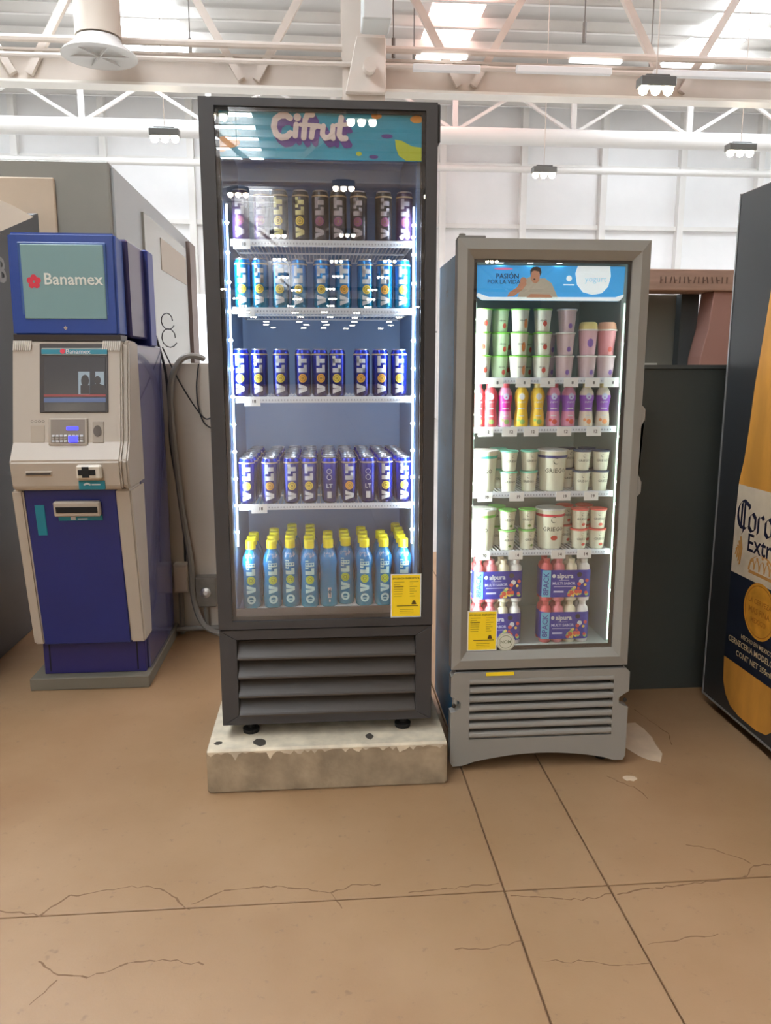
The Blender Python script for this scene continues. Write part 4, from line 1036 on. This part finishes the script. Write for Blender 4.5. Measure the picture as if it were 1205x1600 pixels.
# cups ------------------------------------------------------------------
def tint(name, c, e=0): return M(name, c, .5)
cupw = M('cup_white', (222, 226, 214), .5); cupg = M('cup_greenish', (196, 226, 190), .5); dark_i = M('print_olive', (86, 96, 84), .6)
def make_cup(h, r0, r1, bodym, lidm, words, wsize, extra=None, extram=None, bandm=None, dome=None, logo=True, name='yogurt_cup'):
    r = empty(name, (0, 0, 0)); R = lambda z: r0 + (r1 - r0) * min(1, max(0, z / h)) + .0005
    MB().lathe([(r0 - .002, 0), (r0, .002), (r1, h - .003)], 24).build('body', bodym, r, smooth=True)
    MB().lathe([(r1 + .001, h - .006), (r1 + .0025, h - .005), (r1 + .0025, h - .001), (r1 + .0005, h), (r1 * .9, h), (r1 * .86, h - .0015), (.004, h - .0015)], 24).build('lid', lidm, r, smooth=True)
    pl = []
    if words: pl += shift(text(words, wsize, .01, 1), 0, h * .50)
    if logo: pl += nib(arc(0, h * .74, h * .07, 60, 320, 8), h * .022, .8)
    if pl: MB().wrap(pl, R, du=.008).build('lettering', dark_i, r)
    if extra: MB().wrap(extra, R, du=.008).build('fruit_print', extram, r)
    if bandm:
        MB().lathe([(R(h - .030), h - .030), (R(h - .020) + .0006, h - .020)], 24).build('rim_band', bandm, r, smooth=True)
    if dome: MB().lathe([(r1 - .001, h), (r1, h + .004), (r1 - .003, h + .020), (r1 - .008, h + .026), (.004, h + .027)], 20).build('topping_dome', dome, r, smooth=True)
    return r
lg = M('lid_lime', (130, 205, 90), .45); lt = M('lid_teal', (120, 205, 180), .45); ln = M('lid_navy', (70, 84, 110), .45); lr = M('lid_red', (226, 110, 100), .45); lw = M('lid_white', (228, 230, 226), .45)
pink = M('cup_pink', (216, 178, 188), .5); strawb = M('fruit_red', (206, 84, 70), .5); peach = M('fruit_peach', (226, 150, 96), .5); violet = M('fruit_violet', (130, 96, 180), .5)
fr = [disc(.008, .022, .008, 12, .010)]
h1 = .0835
P_ = protos
P_['g1'] = make_cup(h1, .0265, .0330, cupg, lg, 'alpura', .010, fr, strawb, logo=False)
P_['g2'] = make_cup(h1, .0265, .0330, cupw, lg, 'alpura', .010, [disc(.012, .03, .008, 12, .018)], peach, logo=False)
P_['g3'] = make_cup(h1, .0265, .0330, cupw, lg, 'alpura', .010, [disc(.006, .03, .008, 12, .010)], strawb, logo=False)
P_['p1'] = make_cup(h1, .0275, .0350, M('cup_mauve', (205, 186, 190), .5), lw, '', .010, fr, violet, logo=False)
P_['p2'] = make_cup(.095, .0275, .0350, pink, lw, '', .01, [disc(.004, .045, .012, 12, .016)], violet, dome=M('dome_yellow', (222, 206, 130), .4), logo=False)
P_['p3'] = make_cup(.095, .0275, .0350, M('cup_rose', (214, 150, 156), .5), lw, '', .01, fr, strawb, dome=M('dome_peach', (222, 170, 140), .4), logo=False)
z = 1.5105
gp = 'stacked cups on the top shelf of the yogurt cooler'
cols = [(.592, 'g3', 3, 2.935, 'leftmost stack'), (.640, 'g1', 3, 2.965, 'second stack from left'), (.739, 'g2', 3, 2.940, 'third stack from left'), (.826, 'g3', 3, 2.940, 'fourth stack from left'), (.916, 'p1', 3, 2.945, 'pale middle-right stack')]
STK = ['bottom', 'middle', 'top']
for x, kd, n, yy, lab in cols:
    x = x if x > .6 else .5975
    if kd == 'g1': x = .672
    for k in range(n):
        place(kd, x + random.uniform(-.003, .003), yy, z + k * (h1 + .0008), random.uniform(-.2, .2), '%s yogurt cup, %s of the %s, top shelf of short cooler' % ('green-lidded' if kd[0] == 'g' else 'pale mauve', STK[k], lab), gp, 'cup')
for x, kd, lab in ((.703, 'g3', 'second and third front stacks'), (.786, 'g1', 'third and fourth front stacks'), (.872, 'p1', 'fourth and fifth front stacks')):
    for k in range(2):
        place(kd, x, 3.045, z + k * (h1 + .0008), .4, 'yogurt cup %s in the back row, behind the gap between %s' % (STK[k], lab), gp, 'cup')
for x, kd, lab in ((1.000, 'p2', 'second stack from right'), (1.083, 'p3', 'rightmost stack')):
    x = min(x, 1.072)
    place('p1', x, 2.945, z, .1, 'pale mauve yogurt cup, bottom of the %s, top shelf of short cooler' % lab, gp, 'cup')
    place(kd, x, 2.945, z + h1 + .001, -.1, 'pink yogurt cup with domed topping lid, upper in the %s' % lab, gp, 'cup')
# drinkable yogurt bottles
def make_flask(bm_, sleeve, capm_, mark, low):
    r = empty('yogurt_bottle', (0, 0, 0)); pr_ = [(.022, 0), (.0255, .004), (.0265, .025), (.0235, .05), (.021, .068), (.0235, .09), (.0265, .108), (.0245, .126), (.017, .140), (.013, .146)]
    MB().lathe(pr_, 20).build('body', bm_, r, smooth=True)
    MB().lathe([(.0150, .142), (.0155, .158), (.013, .160)], 16).build('cap', capm_, r, smooth=True)
    def R(z):
        q = [(b_, a_) for a_, b_ in pr_]
        for (a_, b_), (c_, d_) in zip(q, q[1:]):
            if a_ <= z <= c_: return b_ + (d_ - b_) * (z - a_) / (c_ - a_) + .0006
        return .0265
    if sleeve: MB().lathe([(R(v_) + .0002, v_) for v_ in (.058, .068, .08, .09, .10, .108, .116)], 20).build('sleeve', sleeve, r, smooth=True)
    MB().wrap([disc(0, .112, .011, 14, .012)], lambda v_: R(v_) + .0012, du=.006).build('round_logo', mark, r)
    MB().wrap(shift(text('yoghurt', .009, .02, 1), 0, .092) + [rect(-.012, .012, .066, .070), rect(-.010, .010, .040, .043)], lambda v_: R(v_) + .0012, du=.008).build('lettering', LETTER_W, r)
    MB().wrap([disc(.004, .020, .010, 12, .009), disc(-.012, .026, .006, 10)], R, du=.006).build('fruit_print', low, r)
    return r
lb_ = M('logo_pale_blue', (190, 200, 225), .5); gm = M('fruit_green', (150, 190, 110), .5)
bmats = {'fr': (M('flask_red', (214, 90, 100), .4), None, M('cap_red_pale', (200, 90, 100), .4), lb_, gm, 'red'),
         'fm': (M('flask_rose', (226, 150, 190), .4), M('sleeve_magenta', (206, 40, 150), .4), MATS['cap_red_pale'], lb_, gm, 'magenta'),
         'fy': (M('flask_yellow', (236, 200, 70), .4), None, M('cap_pale', (222, 210, 150), .4), LETTER_W, gm, 'yellow'),
         'fv': (M('flask_mauve', (214, 150, 176), .4), M('sleeve_violet', (146, 96, 190), .4), MATS['cap_red_pale'], lb_, strawb, 'violet'),
         'fw': (M('flask_cream', (222, 214, 196), .4), MATS['sleeve_violet'], MATS['cap_pale'], lb_, peach, 'violet and cream')}
for k, v_ in bmats.items(): P_[k] = make_flask(*v_[:5])
for i, (x, kd) in enumerate(((.5865, 'fr'), (.634, 'fr'), (.690, 'fm'), (.753, 'fy'), (.815, 'fy'), (.876, 'fv'), (.934, 'fv'), (1.003, 'fw'), (1.068, 'fw'))):
    place(kd, x, 2.938, 1.3295, random.uniform(-.2, .2), '%s drinkable yogurt bottle, %s on the second shelf, short cooler' % (bmats[kd][5], ORD[i]), 'small bottles on the second shelf', 'bottle', 1.02)
# greek yogurt tubs and cups
hT, hS = .158, .078
tubw = M('tub_cream', (224, 226, 206), .5)
P_['tt'] = make_cup(hT, .045, .057, tubw, lw, 'GRIEGO', .024, None, None, M('band_teal', (60, 180, 160), .45), name='yogurt_tub')
P_['tn'] = make_cup(hT, .045, .057, tubw, lw, 'GRIEGO', .024, None, None, M('band_navy', (60, 70, 130), .45), name='yogurt_tub')
P_['tg'] = make_cup(hT, .045, .057, tubw, lw, 'GRIEGO', .024, None, None, M('band_green', (120, 200, 90), .45), name='yogurt_tub')
P_['tr'] = make_cup(hT, .045, .057, tubw, lw, 'GRIEGO', .024, [disc(.004, .045, .014, 14, .010)], strawb, M('band_red', (205, 60, 76), .45), name='yogurt_tub')
P_['st'] = make_cup(hS, .0255, .0325, tubw, lt, 'GRIEGO', .013); P_['sn'] = make_cup(hS, .0255, .0325, tubw, ln, 'GRIEGO', .013)
P_['sg'] = make_cup(hS, .0255, .0325, tubw, M('lid_green', (130, 200, 110), .45), 'GRIEGO', .013, [disc(.006, .016, .007, 10, .005)], M('leaf_green', (110, 150, 80), .5))
P_['sr'] = make_cup(hS, .0255, .0325, tubw, lr, 'GRIEGO', .013, [disc(.005, .018, .009, 10, .006)], strawb)
SH = {'third': 1.0835, 'fourth': .8565}
for sn_, (tl, tr_, sl_, sr_, cl, cr_) in (('third', ('tt', 'tn', 'st', 'sn', 'teal', 'navy')), ('fourth', ('tg', 'tr', 'sg', 'sr', 'green', 'red'))):
    z = SH[sn_]
    place(tl, .6145, 2.960, z, -.25 if sn_ == 'third' else -.5, 'large %s-banded yogurt tub at the left end of the %s shelf' % (cl, sn_), 'large tubs of the yogurt cooler', 'tub')
    place(tr_, .888, 2.962, z, 0, 'large %s-banded yogurt tub in the middle of the %s shelf' % (cr_, sn_), 'large tubs of the yogurt cooler', 'tub')
    for x, kd, nm, n, pos in ((.712, sl_, cl, 2, 'left'), (.792, sl_, cl, 2, 'right'), (.997, sr_, cr_, 2, 'left'), (1.070, sr_, cr_, 2, 'right')):
        for k in range(n):
            yy = 2.938 + (.035 if (pos == 'right' and nm == cl and k == 1) else 0)
            place(kd, x, yy if not (pos == 'right' and nm == cl) else 2.945, z + k * (hS + .0008), random.uniform(-.35, .35), 'small %s-lidded yogurt cup, %s one of the %s stack in its colour, %s shelf' % (nm, ('lower', 'upper')[k], pos, sn_), 'small yogurt cups on the %s shelf' % sn_, 'cup')
    # cups standing further back, their lids show over the front ones
    for x, kd, nm in ((.690, sl_, cl), (.965, sr_, cr_), (1.045, sr_, cr_)):
        for k in range(2):
            place(kd, x, 3.03, z + k * (hS + .0008), .3, '%s-lidded yogurt cup %s in the second row, near x%s' % (nm, ('below', 'above')[k], '') if False else 'small %s-lidded cup %s behind the %s, %s shelf' % (nm, ('low', 'high')[k], {.690: 'left green or teal stack', .965: 'gap beside the big tub', 1.045: 'rightmost stack'}[x], sn_), 'small yogurt cups on the %s shelf' % sn_, 'cup')

# eight-bottle packs on the floor of the cooler
pb = [M('pack_red', (206, 96, 100), .4), M('pack_rose', (214, 130, 140), .4), M('pack_cream', (222, 216, 190), .4), M('pack_white', (218, 216, 214), .4)]
navs = M('sleeve_navy', (44, 52, 150), .4); cyn = M('sleeve_cyan', (110, 190, 220), .4)
def make_pack():
    r = empty('yogurt_pack', (0, 0, 0)); h = .166; pr_ = [(.021, 0), (.0235, .004), (.0238, .09), (.0215, .105), (.0238, .12), (.021, .14), (.012, .150), (.0125, h)]
    for j in range(2):
        for i in range(4):
            MB().lathe(pr_, 16, (-.0735 + .049 * i, -.0245 + .049 * j, 0)).build('bottle', pb[i], r, smooth=True)
    # shrink sleeve round the front of all eight
    out = []
    def loop(t):
        x1, y1 = .0735, .0245; R_ = .0245 + t; L2 = []
        for cx, cy, a0 in ((-x1, -y1, 180), (x1, -y1, 270), (x1, y1, 0), (-x1, y1, 90)):
            for k in range(5): a_ = math.radians(a0 + 90 * k / 4); L2.append((cx + R_ * math.cos(a_), cy + R_ * math.sin(a_)))
        return L2
    lp = loop(.001); m = MB(); n = len(lp)
    m.add([(p[0], p[1], .016) for p in lp] + [(p[0], p[1], .126) for p in lp], [(i, (i + 1) % n, n + (i + 1) % n, n + i) for i in range(n)])
    slv = m.build('sleeve', navs, r, smooth=True)
    yf = -.0245 - .0245 - .0015
    def fr_(polys, t, nm, mt): return MB().flat(polys, (0, yf - t, 0), (1, 0, 0), (0, 0, 1)).build(nm, mt, slv)
    fr_([rect(-.096, -.062, .017, .125)], .0002, 'cyan_strip', cyn)
    fr_(shift(text('8PACK', .030, .02), -.079, .070, 1, PI / 2), .0006, 'pack_lettering', M('print_navy_pale', (60, 80, 160), .5))
    fr_(shift(text('alpura', .026, .03), -.006, .102) + [disc(-.050, .102, .007, 10, .008)], .0002, 'brand_lettering', LETTER_W)
    fr_(shift(text('MULTI SABOR', .0145, .03), -.010, .072) + [rect(-.05, .025, .058, .0605), rect(-.03, .01, .085, .0865), rect(-.05, -.01, .036, .043)], .0002, 'flavour_lettering', M('print_lilac', (190, 195, 230), .5))
    fr_([disc(.05, .108, .010, 14)], .0004, 'seal', M('seal_dark', (44, 50, 60), .5))
    rn = random.Random(9)
    for nm, mt, q in (('fruit_print', strawb, 9), ('fruit_print', M('fruit_yellow', (230, 200, 100), .5), 6), ('leaf_print', gm, 6), ('cup_print', LETTER_W, 3)):
        fr_([disc(u_, .024 + rn.random() * (.012 + .075 * max(0, (u_ - .01) / .08)), rn.uniform(.005, .010), 9) for u_ in [rn.uniform(.012, .088) for _ in range(q)]], .0004 + .0002 * rn.random(), nm, mt)
    return r
P_['pk'] = make_pack()
for x, z, rz, lab in ((.676, .479, 0, 'lower left, partly behind the yellow label'), (.676, .479 + .170, .02, 'upper left'), (.948, .479, -.03, 'lower right'), (.948, .479 + .170, -.05, 'upper right')):
    place('pk', x, 2.955, z, rz, 'navy-sleeved eight-bottle yogurt pack, %s' % lab, 'bottle packs on the yogurt cooler floor', 'pack')

# scrap of pale tape on the floor beside the grey cooler
rnd = random.Random(8)
for (x, y, sx_, sy_, lab) in ((1.16, 2.70, .035, .022, 'pale scrap of tape stuck on the floor before the grey cooler'), (1.31, 3.02, .09, .20, 'pale patch of old cement on floor right of the grey cooler')):
    p = [(x + sx_ * math.cos(a_) * rnd.uniform(.7, 1.1), y + sy_ * math.sin(a_) * rnd.uniform(.7, 1.1)) for a_ in [2 * PI * k / 14 for k in range(14)]]
    o = MB().prism(p, 'z', .0002, .0012).build('floor_patch', M('patch_pale' if sx_ < .1 else 'patch_cement', (204, 184, 158) if sx_ < .1 else (152, 124, 94), .7, var=.08, vs=12), origin=(x, y, .0002)); tag(o, lab, 'patch')
